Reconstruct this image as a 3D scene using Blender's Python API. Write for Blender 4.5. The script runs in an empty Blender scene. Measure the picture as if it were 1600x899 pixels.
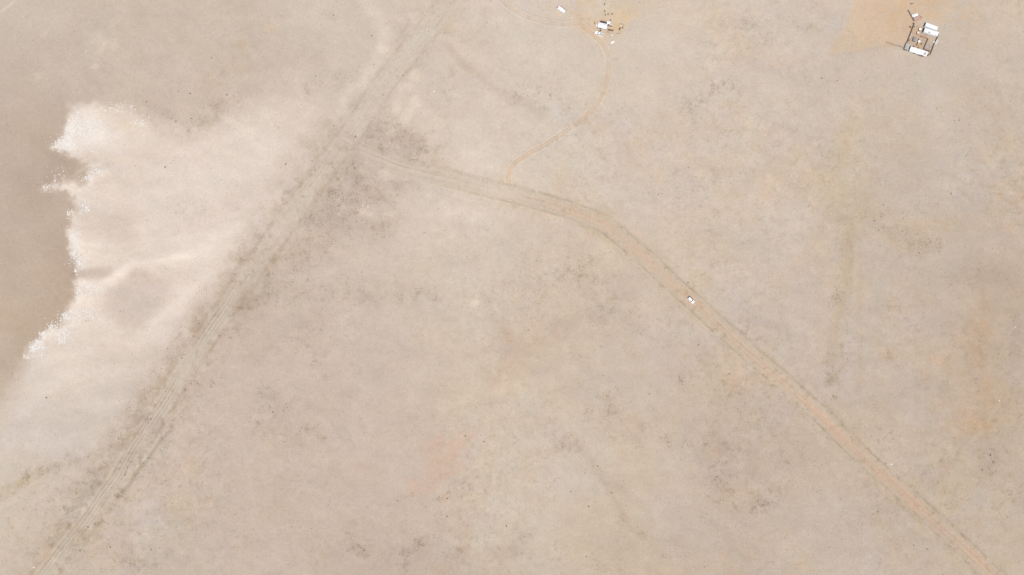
import bpy, math, random
import numpy as np
from mathutils import Vector, Matrix

# ------------------------------------------------------------------ camera, world, sun, exposure
S = 0.40                       # metres of ground per photo pixel (1600 x 899)
H = 480.0                      # camera height
U0, V0 = 800.0, 449.5
scn = bpy.context.scene
cam_d = bpy.data.cameras.new('camera')
cam_d.sensor_width = 36.0
cam_d.lens = 36.0 * H / (1600 * S)
cam_d.clip_start = 1.0
cam_d.clip_end = 12000.0
cam = bpy.data.objects.new('camera', cam_d)
scn.collection.objects.link(cam)
cam.location = (0, 0, H)
cam.rotation_euler = (0, 0, 0)
scn.camera = cam

SUN_EL, SUN_AZ = math.radians(66), math.radians(205)     # azimuth clockwise from north (top of the photo)
world = bpy.data.worlds.new('World')
scn.world = world
world.use_nodes = True
wn = world.node_tree
bg = wn.nodes['Background']
sky = wn.nodes.new('ShaderNodeTexSky')
sky.sky_type = 'NISHITA'
sky.sun_disc = False
sky.sun_elevation = SUN_EL
sky.sun_rotation = SUN_AZ
wn.links.new(sky.outputs[0], bg.inputs['Color'])
bg.inputs['Strength'].default_value = 0.09
sd = bpy.data.lights.new('sun', 'SUN')
sd.energy = 3.6
sd.angle = math.radians(0.53)
sd.color = (1.0, 0.955, 0.89)
sun = bpy.data.objects.new('sun', sd)
scn.collection.objects.link(sun)
to_sun = Vector((math.sin(SUN_AZ) * math.cos(SUN_EL), math.cos(SUN_AZ) * math.cos(SUN_EL), math.sin(SUN_EL)))
sun.rotation_euler = to_sun.to_track_quat('Z', 'Y').to_euler()
sun.location = to_sun * 600
vs = scn.view_settings
vs.view_transform = 'Standard'
vs.look = 'None'
vs.exposure = 0.45
vs.gamma = 1.0
vs.use_curve_mapping = False
scn.cycles.use_denoising = False
GAIN = np.array([1.70, 1.705, 1.80])      # display-linear value of a white flat ground under this light

rng = np.random.default_rng(7)
random.seed(7)

# ------------------------------------------------------------------ numpy noise and drawing tools (photo pixel = 0.4 m of ground)
def hash2(ix, iy, seed):
    h = (ix.astype(np.int64) * 374761393 + iy.astype(np.int64) * 668265263 + seed * 1442695041) & 0xFFFFFFFF
    h = ((h ^ (h >> 13)) * 1274126177) & 0xFFFFFFFF
    h = ((h ^ (h >> 16)) * 2246822519) & 0xFFFFFFFF
    return ((h ^ (h >> 15)) & 0xFFFFFF) / float(0xFFFFFF)

def vnoise(x, y, seed):
    ix, iy = np.floor(x), np.floor(y)
    fx, fy = x - ix, y - iy
    fx = fx * fx * fx * (fx * (fx * 6 - 15) + 10)
    fy = fy * fy * fy * (fy * (fy * 6 - 15) + 10)
    a, b = hash2(ix, iy, seed), hash2(ix + 1, iy, seed)
    c, d = hash2(ix, iy + 1, seed), hash2(ix + 1, iy + 1, seed)
    return (a + (b - a) * fx) * (1 - fy) + (c + (d - c) * fx) * fy

def fbm(u, v, size, seed, octs=4, gain=0.5):
    """zero-mean fractal noise, about -1..1, first feature size in photo pixels"""
    out = np.zeros_like(u)
    amp, tot, f = 1.0, 0.0, 1.0 / size
    for o in range(octs):
        ca, sa = math.cos(0.7 * o + seed), math.sin(0.7 * o + seed)
        out += amp * (vnoise((u * ca - v * sa) * f + 17.3 * o, (u * sa + v * ca) * f - 9.1 * o, seed * 31 + o) - 0.5)
        tot += amp * 0.5
        amp *= gain
        f *= 2.03
    return out / tot * 1.5

def sstep(a, b, x):
    t = np.clip((x - a) / (b - a), 0, 1)
    return t * t * (3 - 2 * t)

def seg_dist(u, v, pts, closed=False):
    pts = list(pts)
    if closed:
        pts = pts + [pts[0]]
    best = np.full(u.shape, 1e9)
    for (x0, y0), (x1, y1) in zip(pts[:-1], pts[1:]):
        dx, dy = x1 - x0, y1 - y0
        t = np.clip(((u - x0) * dx + (v - y0) * dy) / (dx * dx + dy * dy + 1e-9), 0, 1)
        d = (u - x0 - t * dx) ** 2 + (v - y0 - t * dy) ** 2
        np.minimum(best, d, out=best)
    return np.sqrt(best)

def poly_sd(u, v, pts):
    """signed distance, positive inside"""
    d = seg_dist(u, v, pts, True)
    ins = np.zeros(u.shape, bool)
    n = len(pts)
    for i in range(n):
        (x0, y0), (x1, y1) = pts[i], pts[(i + 1) % n]
        if y0 == y1:
            continue
        c = ((y0 > v) != (y1 > v)) & (u < (x1 - x0) * (v - y0) / (y1 - y0) + x0)
        ins ^= c
    return np.where(ins, d, -d)

def catmull(pts, step):
    P = [np.array(p, float) for p in pts]
    P = [2 * P[0] - P[1]] + P + [2 * P[-1] - P[-2]]
    out = []
    for i in range(1, len(P) - 2):
        p0, p1, p2, p3 = P[i - 1:i + 3]
        n = max(2, int(np.linalg.norm(p2 - p1) / step))
        for k in range(n):
            t = k / n
            out.append(0.5 * (2 * p1 + (p2 - p0) * t + (2 * p0 - 5 * p1 + 4 * p2 - p3) * t * t + (3 * p1 - p0 - 3 * p2 + p3) * t ** 3))
    out.append(P[-2])
    return np.array(out)

def srgb_lin(c):
    c = np.clip(np.asarray(c, float) / 255.0, 0, 1)
    return np.where(c <= 0.04045, c / 12.92, ((c + 0.055) / 1.055) ** 2.4)

def W(u, v, h=0.0):
    """ground position under a point that stands h above the ground and is seen at photo pixel u, v"""
    k = (H - h) / H * S
    return ((u - U0) * k, (V0 - v) * k)

# ------------------------------------------------------------------ the lines of the place
ROAD_A = [(745, -60), (706, 0), (668, 48), (628, 98), (588, 152), (556, 200), (520, 247), (482, 298), (450, 345), (412, 398), (372, 455), (335, 508), (300, 562), (268, 612), (236, 660), (206, 705), (180, 752), (146, 802), (108, 850), (72, 895), (30, 950)]
ROAD_B = [(528, 216), (556, 232), (590, 247), (630, 262), (690, 277), (745, 291), (800, 304), (850, 317), (900, 332), (942, 350), (978, 378), (1016, 412), (1050, 444), (1084, 474), (1120, 507), (1160, 544), (1200, 578), (1240, 612), (1280, 648), (1320, 688), (1356, 722), (1396, 757), (1436, 793), (1476, 830), (1514, 864), (1556, 902), (1610, 950)]
DRIVE_C = [(799, 300), (795, 287), (796, 268), (806, 254), (824, 241), (850, 227), (878, 209), (905, 190), (928, 168), (942, 146), (949, 124), (952, 102), (949, 82), (940, 66), (927, 54), (915, 44), (906, 34)]
TRACK_D = [(772, -14), (788, 3), (805, 16), (824, 26), (848, 33), (872, 37), (892, 37), (908, 34)]
ARC_I = [(700, 70), (715, 92), (736, 112), (762, 132), (790, 150), (820, 162), (846, 184)]

CTRL = [(20,20,206,193,179),(20,120,198,184,169),(60,200,193,176,160),(60,300,191,174,158),(60,420,193,175,158),(40,520,192,174,155),(20,600,199,184,167),
(150,60,208,195,181),(250,100,206,192,177),(350,60,207,193,178),(300,160,204,188,172),(420,150,207,193,178),
(480,60,210,197,183),(560,60,212,200,186),(650,40,207,193,178),(740,60,211,198,183),(800,120,213,200,186),(720,200,214,201,187),(860,100,211,198,183),(700,140,210,196,181),
(1000,80,212,199,184),(1000,200,212,198,183),(1120,140,211,197,182),(1200,60,210,196,181),(1300,150,208,194,178),(1500,60,207,193,176),(1560,150,206,192,175),(1450,200,205,191,174),
(900,260,212,199,184),(1050,300,210,196,181),(1200,300,209,194,177),(1350,300,208,193,173),(1480,300,204,190,174),(1580,300,207,189,168),
(300,300,218,205,191),(200,300,216,202,188),(200,640,212,198,183),(90,680,212,198,183),
(620,330,205,191,176),(700,350,213,200,186),(760,340,215,203,190),(560,430,207,193,177),(700,430,207,193,177),
(850,420,205,190,174),(950,450,202,186,170),(600,500,203,188,171),(720,520,206,191,174),(850,530,203,186,169),(1000,500,205,189,173),(1100,400,210,196,180),
(1200,430,207,192,176),(1400,470,204,189,171),(1500,500,200,184,166),(1580,480,198,181,163),(1250,500,209,194,178),
(450,600,203,188,172),(600,600,205,190,174),(800,640,205,190,172),(950,620,201,185,169),(1100,620,204,188,172),
(1400,640,203,188,171),(1530,650,202,184,164),(1480,600,202,186,168),
(100,820,202,186,169),(300,720,204,189,172),(300,850,201,186,170),(450,750,204,189,172),(620,780,203,188,172),(650,870,197,182,166),
(800,800,204,189,172),(900,850,201,186,169),(1000,760,202,187,171),(1130,740,199,183,167),(1250,800,204,189,173),(1350,850,204,189,173),(1500,800,202,187,171),(1100,860,204,188,170),(1580,850,203,188,172)]

DRIFT = [(1510,797,-6.4,-8,-8.5),(460,737,-2.4,-5,-2),(730,187,1.6,0,1),(1470,457,-6.4,-7,-5),(1520,157,-3.4,-4,-1),(1230,817,-6,-8,-7),(910,607,2.6,2,2),(70,837,0.6,1,3),(1200,257,-2.4,-4,-3),(330,57,-3.4,-5,-5),(60,397,0.6,-1,0),(360,287,-3,-5,-3),(985,195,-0.4,-2,-2),(1400,470,-7.4,-9,-6)]

PALE = [(112,166),(150,158),(196,162),(232,178),(262,197),(300,196),(345,178),(385,156),(430,140),(492,138),(520,158),(516,196),(492,240),(462,282),(428,336),(394,382),(360,424),(330,470),(300,514),(268,556),(238,604),(206,654),(170,696),(120,722),(60,736),(-40,748),(-120,700),(-60,650),(4,614),(34,562),(48,536),(74,514),(104,490),(117,462),(116,440),(120,418),(112,404),(110,372),(112,348),(120,330),(98,300),(66,300),(92,282),(126,286),(142,262),(112,244),(84,230),(98,210),(108,188)]

# (kind, geometry, width, (dr,dg,db)): soft ground tone differences, in display units
BLOBS = [
 # cu, cv, ru, rv, rot deg, dr, dg, db
 
 (250,252,46,10,2,-4,-5,-6),(190,256,16,7,10,4,1,-6),(300,330,44,20,-10,-6,-6,-6),(180,345,40,16,0,-6,-7,-7),(170,395,40,8,3,-6,-6,-7),
 (400,190,60,30,-15,5,5,5),(330,380,80,22,-20,4,4,4),(250,410,50,10,-14,7,7,6),(190,430,20,10,-40,8,8,8),(300,235,60,24,5,3,3,3),
 (110,205,30,24,-40,6,7,8),(145,205,26,20,-30,8,9,9),(205,205,26,12,0,3,1,-6),(60,610,60,14,-35,4,4,5),(30,690,44,14,-20,5,5,5),
 (310,185,64,16,-24,-9,-10,-12),(270,180,18,8,30,-4,-5,-6),(245,165,22,8,25,-4,-4,-4),(385,75,12,14,10,-4,-5,-14),(340,120,36,14,-50,-5,-6,-9),
 (150,75,16,26,30,8,7,6),(145,107,7,5,-40,12,12,11),(52,126,14,7,-30,7,7,6),(70,46,22,4,-50,5,5,5),(180,62,10,24,25,4,4,4),
 (425,48,12,18,0,4,-1,-6),(520,25,14,12,0,-5,-5,-5),(585,60,14,34,-8,7,7,7),(572,118,22,16,-35,8,8,8),(532,160,20,18,-50,6,6,6),(455,150,40,20,0,-5,-6,-7),(520,125,30,16,-20,-6,-6,-7),
 (615,28,14,12,0,6,5,5),(650,30,12,10,0,7,7,6),(667,46,7,6,0,10,10,9),(640,122,10,9,0,8,8,7),(628,142,11,9,0,7,7,6),(642,168,13,12,0,8,8,8),(632,186,12,10,0,8,8,7),(613,173,9,9,0,8,7,6),(609,212,8,7,0,8,8,7),
 (690,150,26,30,0,-4,-4,-5),(797,282,15,13,0,7,4,0),(745,258,52,22,8,7,7,7),(715,330,80,26,6,5,5,6),(640,245,44,16,15,-6,-7,-7),(600,225,36,20,10,-5,-6,-6),(655,225,44,18,15,-10,-11,-12),(590,205,28,26,0,-6,-7,-7),(700,45,24,10,20,-6,-6,-7),(735,55,26,16,40,-4,-4,-5),
 (550,290,40,30,-30,-7,-8,-8),(520,345,50,30,-40,-8,-9,-9),(585,310,36,34,0,-6,-7,-7),(640,290,30,10,12,-8,-9,-9),(572,330,16,12,0,12,12,11),(604,276,12,8,0,10,9,8),(532,309,8,6,0,8,8,7),(540,328,8,6,0,8,7,6),(606,338,9,7,0,7,6,5),(590,365,30,16,-30,-6,-7,-8),
 (455,440,60,20,-50,-5,-6,-6),(400,455,60,22,-55,-8,-9,-10),(620,405,50,20,0,3,3,4),(680,380,60,18,-10,3,3,4),(760,345,50,14,5,3,3,4),(700,330,40,12,0,4,3,3),
 (590,460,90,22,5,-7,-8,-8),(860,440,90,34,-10,-6,-7,-7),(940,470,50,40,30,-6,-8,-8),(825,525,80,30,-18,-2,-5,-6),(780,575,50,30,-30,-1,-4,-5),(900,510,60,16,-20,-3,-5,-5),
 (490,480,44,34,0,-4,-5,-5),(490,535,30,7,15,5,1,-1),(508,570,12,14,0,3,2,5),(490,560,20,16,0,-7,-8,-8),(527,480,5,40,0,4,4,3),(745,471,6,7,0,7,7,6),(512,553,18,8,-60,6,4,4),(505,588,20,4,0,-7,-7,-8),
 (420,650,34,26,30,-8,-9,-8),(415,620,24,20,0,-4,-4,-4),(470,680,40,12,10,-5,-5,-6),(560,600,50,30,0,-3,-2,0),
 (690,720,42,14,-38,2,-1,-3),(640,755,10,18,0,4,0,-4),(710,738,14,6,-10,7,-3,-9),(560,735,14,22,0,5,-6,-9),(630,720,26,36,0,-2,0,4),(700,770,60,14,-12,-4,-5,-7),(700,775,20,6,0,2,-4,-9),
 (640,858,34,22,-20,-6,-7,-7),(664,848,20,16,-40,-4,-5,-5),(725,862,16,34,15,-5,-9,-12),(705,890,30,14,0,0,-6,-10),(565,858,12,10,20,-12,-13,-13),(545,845,12,18,-20,-4,-5,-6),(500,875,50,10,0,1,-3,-4),(430,890,30,6,0,4,4,6),(490,840,24,30,0,0,-4,-4),(700,840,20,30,10,-2,0,4),
 (885,685,26,16,0,-5,-7,-7),(930,735,22,14,30,-8,-9,-9),(960,775,14,34,-35,-5,-7,-8),(990,825,26,10,30,-7,-8,-9),(915,870,40,12,-10,-4,-5,-6),(820,860,40,40,0,-5,-7,-7),(870,850,20,14,-30,-5,-6,-6),(880,745,40,26,0,-2,0,4),
 (950,620,40,30,20,-7,-8,-8),(1000,680,60,30,30,-4,-6,-6),(1115,690,24,18,0,-7,-8,-9),(1120,745,30,30,20,-5,-7,-8),(1150,780,40,20,0,-5,-6,-7),(1190,775,24,20,0,-6,-8,-8),(1065,595,12,10,0,-6,-7,-7),(1050,510,30,22,0,-4,-2,1),(1060,560,40,40,0,0,0,3),(1140,590,40,26,0,2,0,-3),(1040,860,30,20,0,-5,-7,-7),(1160,870,50,30,0,2,-2,-7),(1250,720,40,26,0,-4,-5,-5),(1215,760,30,26,0,-6,-7,-7),(1130,600,60,50,0,-2,-3,-4),
 (1400,20,60,30,0,7,-3,-14),(1490,24,60,40,0,9,-2,-15),(1430,-4,80,14,0,6,-2,-11),(1230,100,34,8,-10,6,-3,-10),(1540,80,40,30,0,2,0,-2),
 (915,14,50,26,0,10,-5,-24),(930,24,34,20,0,6,-4,-15),(975,36,24,18,0,10,2,-17),(960,20,30,14,0,6,2,-8),(930,45,20,16,0,4,-2,-8),(900,30,30,14,0,3,-3,-8),(983,24,18,12,0,6,-3,-10),(965,8,60,6,0,5,1,-6),
 (962,91,6,3,0,-9,-9,-9),(1240,45,50,10,0,-6,-6,-7),
 (1110,150,60,16,-5,-7,-7,-6),(1090,120,50,22,0,-3,-4,-5),(1060,150,30,20,0,-1,0,3),(1200,170,30,16,0,-3,-5,-8),(1165,60,30,30,0,-4,-5,-6),(1145,195,44,30,0,4,-1,-8),(1040,200,50,14,0,4,0,-6),(860,165,40,20,20,-6,-7,-8),(820,160,30,20,0,-4,-5,-6),
 (1330,190,24,60,5,2,-1,-5),(1320,235,30,30,0,2,-1,-5),(1340,330,70,40,0,1,-1,-4),(1280,300,50,30,0,1,-1,-4),(1480,345,90,12,0,5,-2,-12),(1570,310,30,40,0,6,-3,-14),(1380,345,40,26,10,-6,-7,-8),(1310,345,50,30,0,-3,-4,-6),(1440,380,40,18,20,-5,-5,-6),(1340,240,20,26,0,-4,-5,-7),
 (1470,270,80,50,0,-2,-1,1),(1500,200,70,40,0,0,0,-1),
 (1308,400,10,40,-10,-3,0,5),(1326,500,8,60,2,0,3,9),(1312,420,9,40,-12,0,3,8),(1321,550,7,13,0,3,7,13),(1300,520,24,60,0,0,-2,-9),(1315,430,12,40,0,-2,-4,-12),(1306,460,9,9,0,-10,-12,-12),(1302,585,14,12,-30,-5,-6,-10),(1345,580,12,24,0,-6,-8,-14),(1300,620,16,10,0,-8,-9,-9),(1385,550,22,14,0,6,-4,-12),(1387,553,7,7,0,-8,-8,-10),
 (1220,420,20,60,0,-3,-5,-8),(1210,470,10,20,0,2,-4,-9),(1240,400,30,16,-30,3,3,3),
 (1530,500,26,110,0,-2,-2,-3),(1540,540,16,40,0,2,-3,-6),(1570,440,40,50,0,-3,-4,-4),(1510,440,50,16,-10,-4,-6,-7),(1470,570,40,20,0,4,-3,-9),(1535,640,40,34,0,3,-4,-10),(1532,520,16,70,0,2,-3,-7),(1560,580,20,80,0,-1,-2,-8),(1465,615,20,6,0,4,-5,-9),(1590,560,12,90,0,-5,-7,-7),
 (1390,725,8,6,0,4,4,4),(1545,715,20,16,0,-8,-9,-9),(1540,735,20,14,0,-7,-9,-11),(1580,780,24,40,0,-4,-6,-8),(1520,762,14,10,0,4,-3,-10),(1480,722,10,10,0,-5,-7,-11),(1385,690,16,24,0,-4,-5,-5),
 (128,797,13,6,-40,14,13,18),(30,757,44,9,-28,-8,-10,-22),(75,735,44,12,-15,-11,-12,-14),(115,720,22,18,-50,-9,-10,-11),(70,790,60,20,-20,-4,-5,-5),(230,800,30,40,0,1,1,4),(215,885,40,16,-20,-6,-7,-8),(180,870,24,20,-30,-3,-4,-4),(80,882,12,4,-50,10,10,10),(70,870,9,10,0,6,2,-4),(250,740,24,20,0,-3,-3,-1),
 (400,110,60,50,0,-2,-3,-3),(1430,60,24,22,20,2,-1,-6),
]

SHAPES = [
 ([(205,418),(222,418),(240,428),(262,440),(268,460),(250,475),(238,490),(228,505),(210,514),(190,510),(172,497),(160,480),(168,460),(182,445),(192,430)], 11, 4, (-12,-13,-13)),  # lake-bed hollow: its shade painted into the ground colour
 ([(203,418),(222,417),(240,428),(256,440),(240,446),(215,436),(194,438)], 7, 3, (-6,-7,-8)),  # deeper painted shade under the hollow's upper edge
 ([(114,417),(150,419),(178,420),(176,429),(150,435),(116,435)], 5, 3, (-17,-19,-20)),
 ([(80,240),(112,242),(140,249),(160,252),(178,257),(152,269),(128,281),(112,290),(96,296),(72,288),(74,262)], 6, 6, (-5,-6,-6)),
 ([(100,205),(130,188),(172,190),(190,214),(168,236),(120,240),(90,232)], 14, 8, (5,7,9)),
 ([(112,318),(180,320),(210,350),(200,384),(150,372),(116,366)], 16, 6, (-9,-10,-11)),
 ([(150,535),(190,545),(250,540),(260,560),(200,572),(150,566)], 10, 5, (-7,-7,-8)),
 ([(566,212),(598,176),(640,196),(664,224),(690,252),(724,274),(690,272),(640,262),(580,240)], 9, 10, (-4,-5,-5)),
 ([(545,250),(600,268),(640,292),(616,320),(612,346),(590,372),(556,388),(500,402),(436,446),(478,366),(522,292)], 12, 12, (-5,-6,-6)),
 ([(650,700),(680,686),(716,674),(760,664),(752,694),(728,712),(712,744),(684,764),(632,776),(640,742),(660,720)], 8, 13, (2,-5,-7)),
 ([(780,545),(800,515),(850,498),(910,494),(900,520),(850,540),(820,580),(770,600)], 22, 12, (0,-3,-3)),
 ([(620,870),(628,852),(650,838),(672,842),(668,862),(650,884),(630,905)], 7, 14, (-8,-9,-9)),
 ([(870,688),(890,672),(915,684),(908,700),(890,712),(872,706)], 8, 10, (-5,-8,-8)),
 ([(930,612),(960,606),(985,640),(1010,664),(1000,690),(970,676),(946,646)], 12, 10, (-4,-6,-6)),
 ([(1100,680),(1130,676),(1142,700),(1136,740),(1150,780),(1120,786),(1106,750),(1112,716)], 10, 12, (-4,-5,-6)),
 ([(1290,340),(1330,300),(1370,310),(1400,336),(1440,360),(1440,392),(1390,390),(1340,370)], 14, 14, (-2,-3,-4)),
 ([(1500,430),(1560,400),(1600,390),(1600,500),(1540,470)], 24, 14, (-1,-2,-2)),
 ([(1505,600),(1550,590),(1560,650),(1540,682),(1508,670),(1498,640)], 12, 12, (1,-2,-4)),
]
# ------------------------------------------------------------------ soil colour (display units) and relief, as functions of the place
def pale_mask(u, v):
    big = fbm(u, v, 60, 11, 3)
    uw = u + 7 * fbm(u, v, 22, 3, 4) + 5 * big
    vw = v + 7 * fbm(u, v, 22, 4, 4)
    sdp = poly_sd(uw, vw, PALE) + (5.5 * fbm(u, v, 8, 5, 3, 0.75) + 5 * fbm(u, v, 20, 6, 3, 0.7)) * (0.6 + 0.6 * sstep(200, 300, u))
    soft = 8 + 22 * sstep(545, 575, v) * (1 - sstep(60, 150, u)) + 30 * sstep(150, 330, u) + 34 * sstep(330, 460, u) + 18 * sstep(560, 680, v) + 8 * sstep(210, 260, u) + 12 * sstep(200, 160, v)
    return sstep(-soft * 0.5, soft, sdp), sdp

def soil(u, v):
    """colour of the bare ground in display units, and how thick the dry scrub stands"""
    wu = u + 16 * fbm(u, v, 90, 1, 4) + 3 * fbm(u, v, 12, 12, 2)
    wv = v + 16 * fbm(u, v, 90, 2, 4) + 3 * fbm(u, v, 12, 13, 2)
    num = np.zeros(u.shape + (3,))
    den = np.full(u.shape, 1e-6)
    num += 1e-6 * np.array([205, 190, 173.0])
    for cu, cv, r, g, b in CTRL:
        w = np.exp(-((wu - cu) ** 2 + (wv - cv) ** 2) / (2 * 68.0 ** 2))
        den += w
        num += w[..., None] * np.array([r, g, b], float)
    col = num / den[..., None]
    dens = np.zeros(u.shape)
    # pale dried lake bed
    pm, sdp = pale_mask(u, v)
    col = col * (1 - pm[..., None]) + pm[..., None] * (np.array([226.5, 213.5, 201.0]) - 17 * sstep(480, 700, v)[..., None])
    swirl = fbm(u * 0.45 - v * 0.1, v * 1.5 + u * 0.35, 34, 23, 4, 0.6)
    col += (pm * 4.0 * swirl)[..., None] * np.array([1, 1.05, 1.1])
    # left of the lake bed: damp smooth mud, darkest against the crust
    edge = sstep(-70, -4, sdp) * (1 - pm) * (1 - sstep(112, 150, u)) * sstep(130, 220, v) * (1 - sstep(560, 620, v))
    col += edge[..., None] * np.array([-6, -7, -8.0])
    # salt rim just inside the left shore
    rim = np.exp(-((sdp - 9) / 11) ** 2) * (1 - sstep(140, 215, u))
    rimv = np.clip(0.15 + 1.0 * np.exp(-((v - 212) / 34) ** 2) + 0.8 * np.exp(-((v - 392) / 30) ** 2) + 0.75 * np.exp(-((v - 455) / 18) ** 2) + 0.9 * np.exp(-((v - 524) / 30) ** 2) + 0.4 * np.exp(-((v - 288) / 22) ** 2), 0, 1.1)
    grain = np.clip(0.55 + 0.9 * fbm(u, v, 6, 21, 2), 0, 1.3)
    col += (rim * rimv * grain)[..., None] * np.array([11, 13, 14.0])
    for pts, wd, k in (([(118, 480), (150, 464), (172, 442), (180, 426), (200, 416), (250, 406), (310, 394)], 9, 7.0), ([(120, 446), (150, 448), (165, 440)], 4, 8.0), ([(114, 376), (140, 384), (170, 388)], 5, 6.0), ([(60, 610), (120, 588), (170, 580)], 12, 3.0), ([(240, 500), (280, 470), (320, 440)], 9, 5.0), ([(86, 228), (130, 222), (190, 214)], 8, 5.0), ([(112, 346), (150, 350)], 4, 5.0), ([(112, 392), (150, 398)], 4, 6.0), ([(120, 470), (160, 452)], 4, 6.0), ([(70, 560), (130, 545)], 6, 4.0)):  # pale streaks; the longest paints the sunlit crest of the hollow
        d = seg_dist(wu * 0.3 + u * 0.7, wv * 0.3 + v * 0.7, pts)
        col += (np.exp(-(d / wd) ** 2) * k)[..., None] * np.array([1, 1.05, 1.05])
    d = seg_dist(wu, wv, [(112, 290), (124, 282), (140, 274), (158, 266)])
    col += (np.exp(-(d / 5) ** 2))[..., None] * np.array([13, 14, 13.0])
    # blobs
    for cu, cv, ru, rv, rot, dr, dg, db in BLOBS:
        m = 2.2 * max(ru, rv) + 24
        box = (np.abs(u - cu) < m) & (np.abs(v - cv) < m)
        if not box.any():
            continue
        # small spots are warped less, so that they stay where they are
        k = min(1.0, 0.25 + min(ru, rv) / 24.0)
        a = math.radians(rot)
        ub, vb = u[box], v[box]
        du, dv = ub + k * (wu[box] - ub) - cu, vb + k * (wv[box] - vb) - cv
        x = (du * math.cos(a) + dv * math.sin(a)) / ru
        y = (-du * math.sin(a) + dv * math.cos(a)) / rv
        q = x * x + y * y
        lake = cu < 280 and 130 < cv < 640
        if dr >= 7 and max(ru, rv) <= 17:
            g = 1.35 * np.exp(-q ** 2.2) * np.clip(1 + 0.35 * fbm(ub, vb, 8, 7, 3), 0.3, 1.4)
        else:
            g = np.exp(-q ** 1.4)
        if not lake and max(ru, rv) > 12:
            g = g * np.clip(0.62 + 1.15 * fbm(ub, vb, 17, int(cu * 3 + cv) % 997 + 200, 4, 0.65), 0, 1.7)
        dl = (dr + dg + db) / 3.0
        kd = (0.62 if cu > 800 else 0.95) if (dl < -3 and not lake and max(ru, rv) > 8) else 1.0
        col[box] += g[:, None] * kd * (dl + 0.66 * (np.array([dr, dg, db], float) - dl))
        if dr < -3.5 and not (u.min() is None):
            dens[box] += g * (-dr) / (10.0 if not lake else 60.0)
    # firmer shapes: (polygon, softness, ragged, colour difference)
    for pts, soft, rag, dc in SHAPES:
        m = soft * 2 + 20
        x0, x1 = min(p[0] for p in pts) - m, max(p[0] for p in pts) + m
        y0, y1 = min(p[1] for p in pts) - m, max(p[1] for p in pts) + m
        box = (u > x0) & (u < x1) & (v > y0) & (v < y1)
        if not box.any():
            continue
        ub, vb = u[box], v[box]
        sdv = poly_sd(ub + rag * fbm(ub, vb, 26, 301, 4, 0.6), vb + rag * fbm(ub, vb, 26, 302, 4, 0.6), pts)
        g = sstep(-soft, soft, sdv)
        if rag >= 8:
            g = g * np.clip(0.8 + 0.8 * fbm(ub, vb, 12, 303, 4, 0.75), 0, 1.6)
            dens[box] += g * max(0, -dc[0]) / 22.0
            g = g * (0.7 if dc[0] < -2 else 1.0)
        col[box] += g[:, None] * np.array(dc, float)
    # verges of the long diagonal road: grazed grass, darker and rougher
    dA = seg_dist(wu * 0.3 + u * 0.7, wv * 0.3 + v * 0.7, ROAD_A)
    side = np.zeros(u.shape)
    # signed side: positive on the right of the road (east)
    for (x0, y0), (x1, y1) in zip(ROAD_A[:-1], ROAD_A[1:]):
        m = (v >= min(y0, y1)) & (v < max(y0, y1))
        side = np.where(m, u - (x0 + (x1 - x0) * (v - y0) / (y1 - y0)), side)
    east = sstep(-3, 3, side)
    low = sstep(120, 330, v)
    wE = 16 + 20 * low * (1 - 0.6 * sstep(600, 760, v))
    wW = 14 + 10 * sstep(250, 520, v)
    ragged = np.clip(0.75 + 0.7 * fbm(u, v, 34, 33, 4) + 0.6 * fbm(u, v, 8, 34, 3, 0.7), 0, 2)
    vE = np.exp(-(np.maximum(dA - 8, 0) / wE) ** 2) * east
    vW = np.exp(-(np.maximum(dA - 16, 0) / wW) ** 2) * (1 - east)
    verge = np.clip((vE * (0.35 + 0.65 * low) + vW * (0.3 + 0.8 * low)) * ragged, 0, 1.2)
    col += (verge * (0.8 + 0.55 * sstep(330, 480, v)))[..., None] * np.array([-9, -10, -11.5])
    dens += 0.42 * verge
    # west verge over the pale lake bed is fringed with scrub
    fr = np.exp(-((dA - 30) / 22) ** 2) * (1 - east) * sstep(120, 200, v) * (1 - sstep(700, 820, v))
    col += (fr * np.clip(0.5 + fbm(u, v, 16, 36, 3), 0, 1))[..., None] * np.array([-10, -11, -13.0])
    dens += 0.28 * fr * np.clip(0.5 + 1.2 * fbm(u, v, 26, 35, 3), 0, 1)
    # shoulders of the second road
    dB = seg_dist(u, v, ROAD_B)
    far = sstep(600, 760, u)
    shB = np.exp(-((dB - 13) / 6) ** 2) * np.clip(0.5 + 1.1 * fbm(u, v, 26, 37, 5, 0.7), 0, 1.3) * (0.3 + 0.7 * sstep(680, 860, u))
    col += shB[..., None] * np.array([-9, -10, -15.0])
    dens += 0.45 * shB
    wash = np.exp(-(dB / 26) ** 2)
    col += (wash * far)[..., None] * np.array([1.5, 0, -2.0])
    # faint curved old track and the arc by the homestead
    dI = seg_dist(wu * 0.2 + u * 0.8, wv * 0.2 + v * 0.8, ARC_I)
    col += np.exp(-(dI / 7) ** 2)[..., None] * np.array([-8, -10, -11.0])
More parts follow.
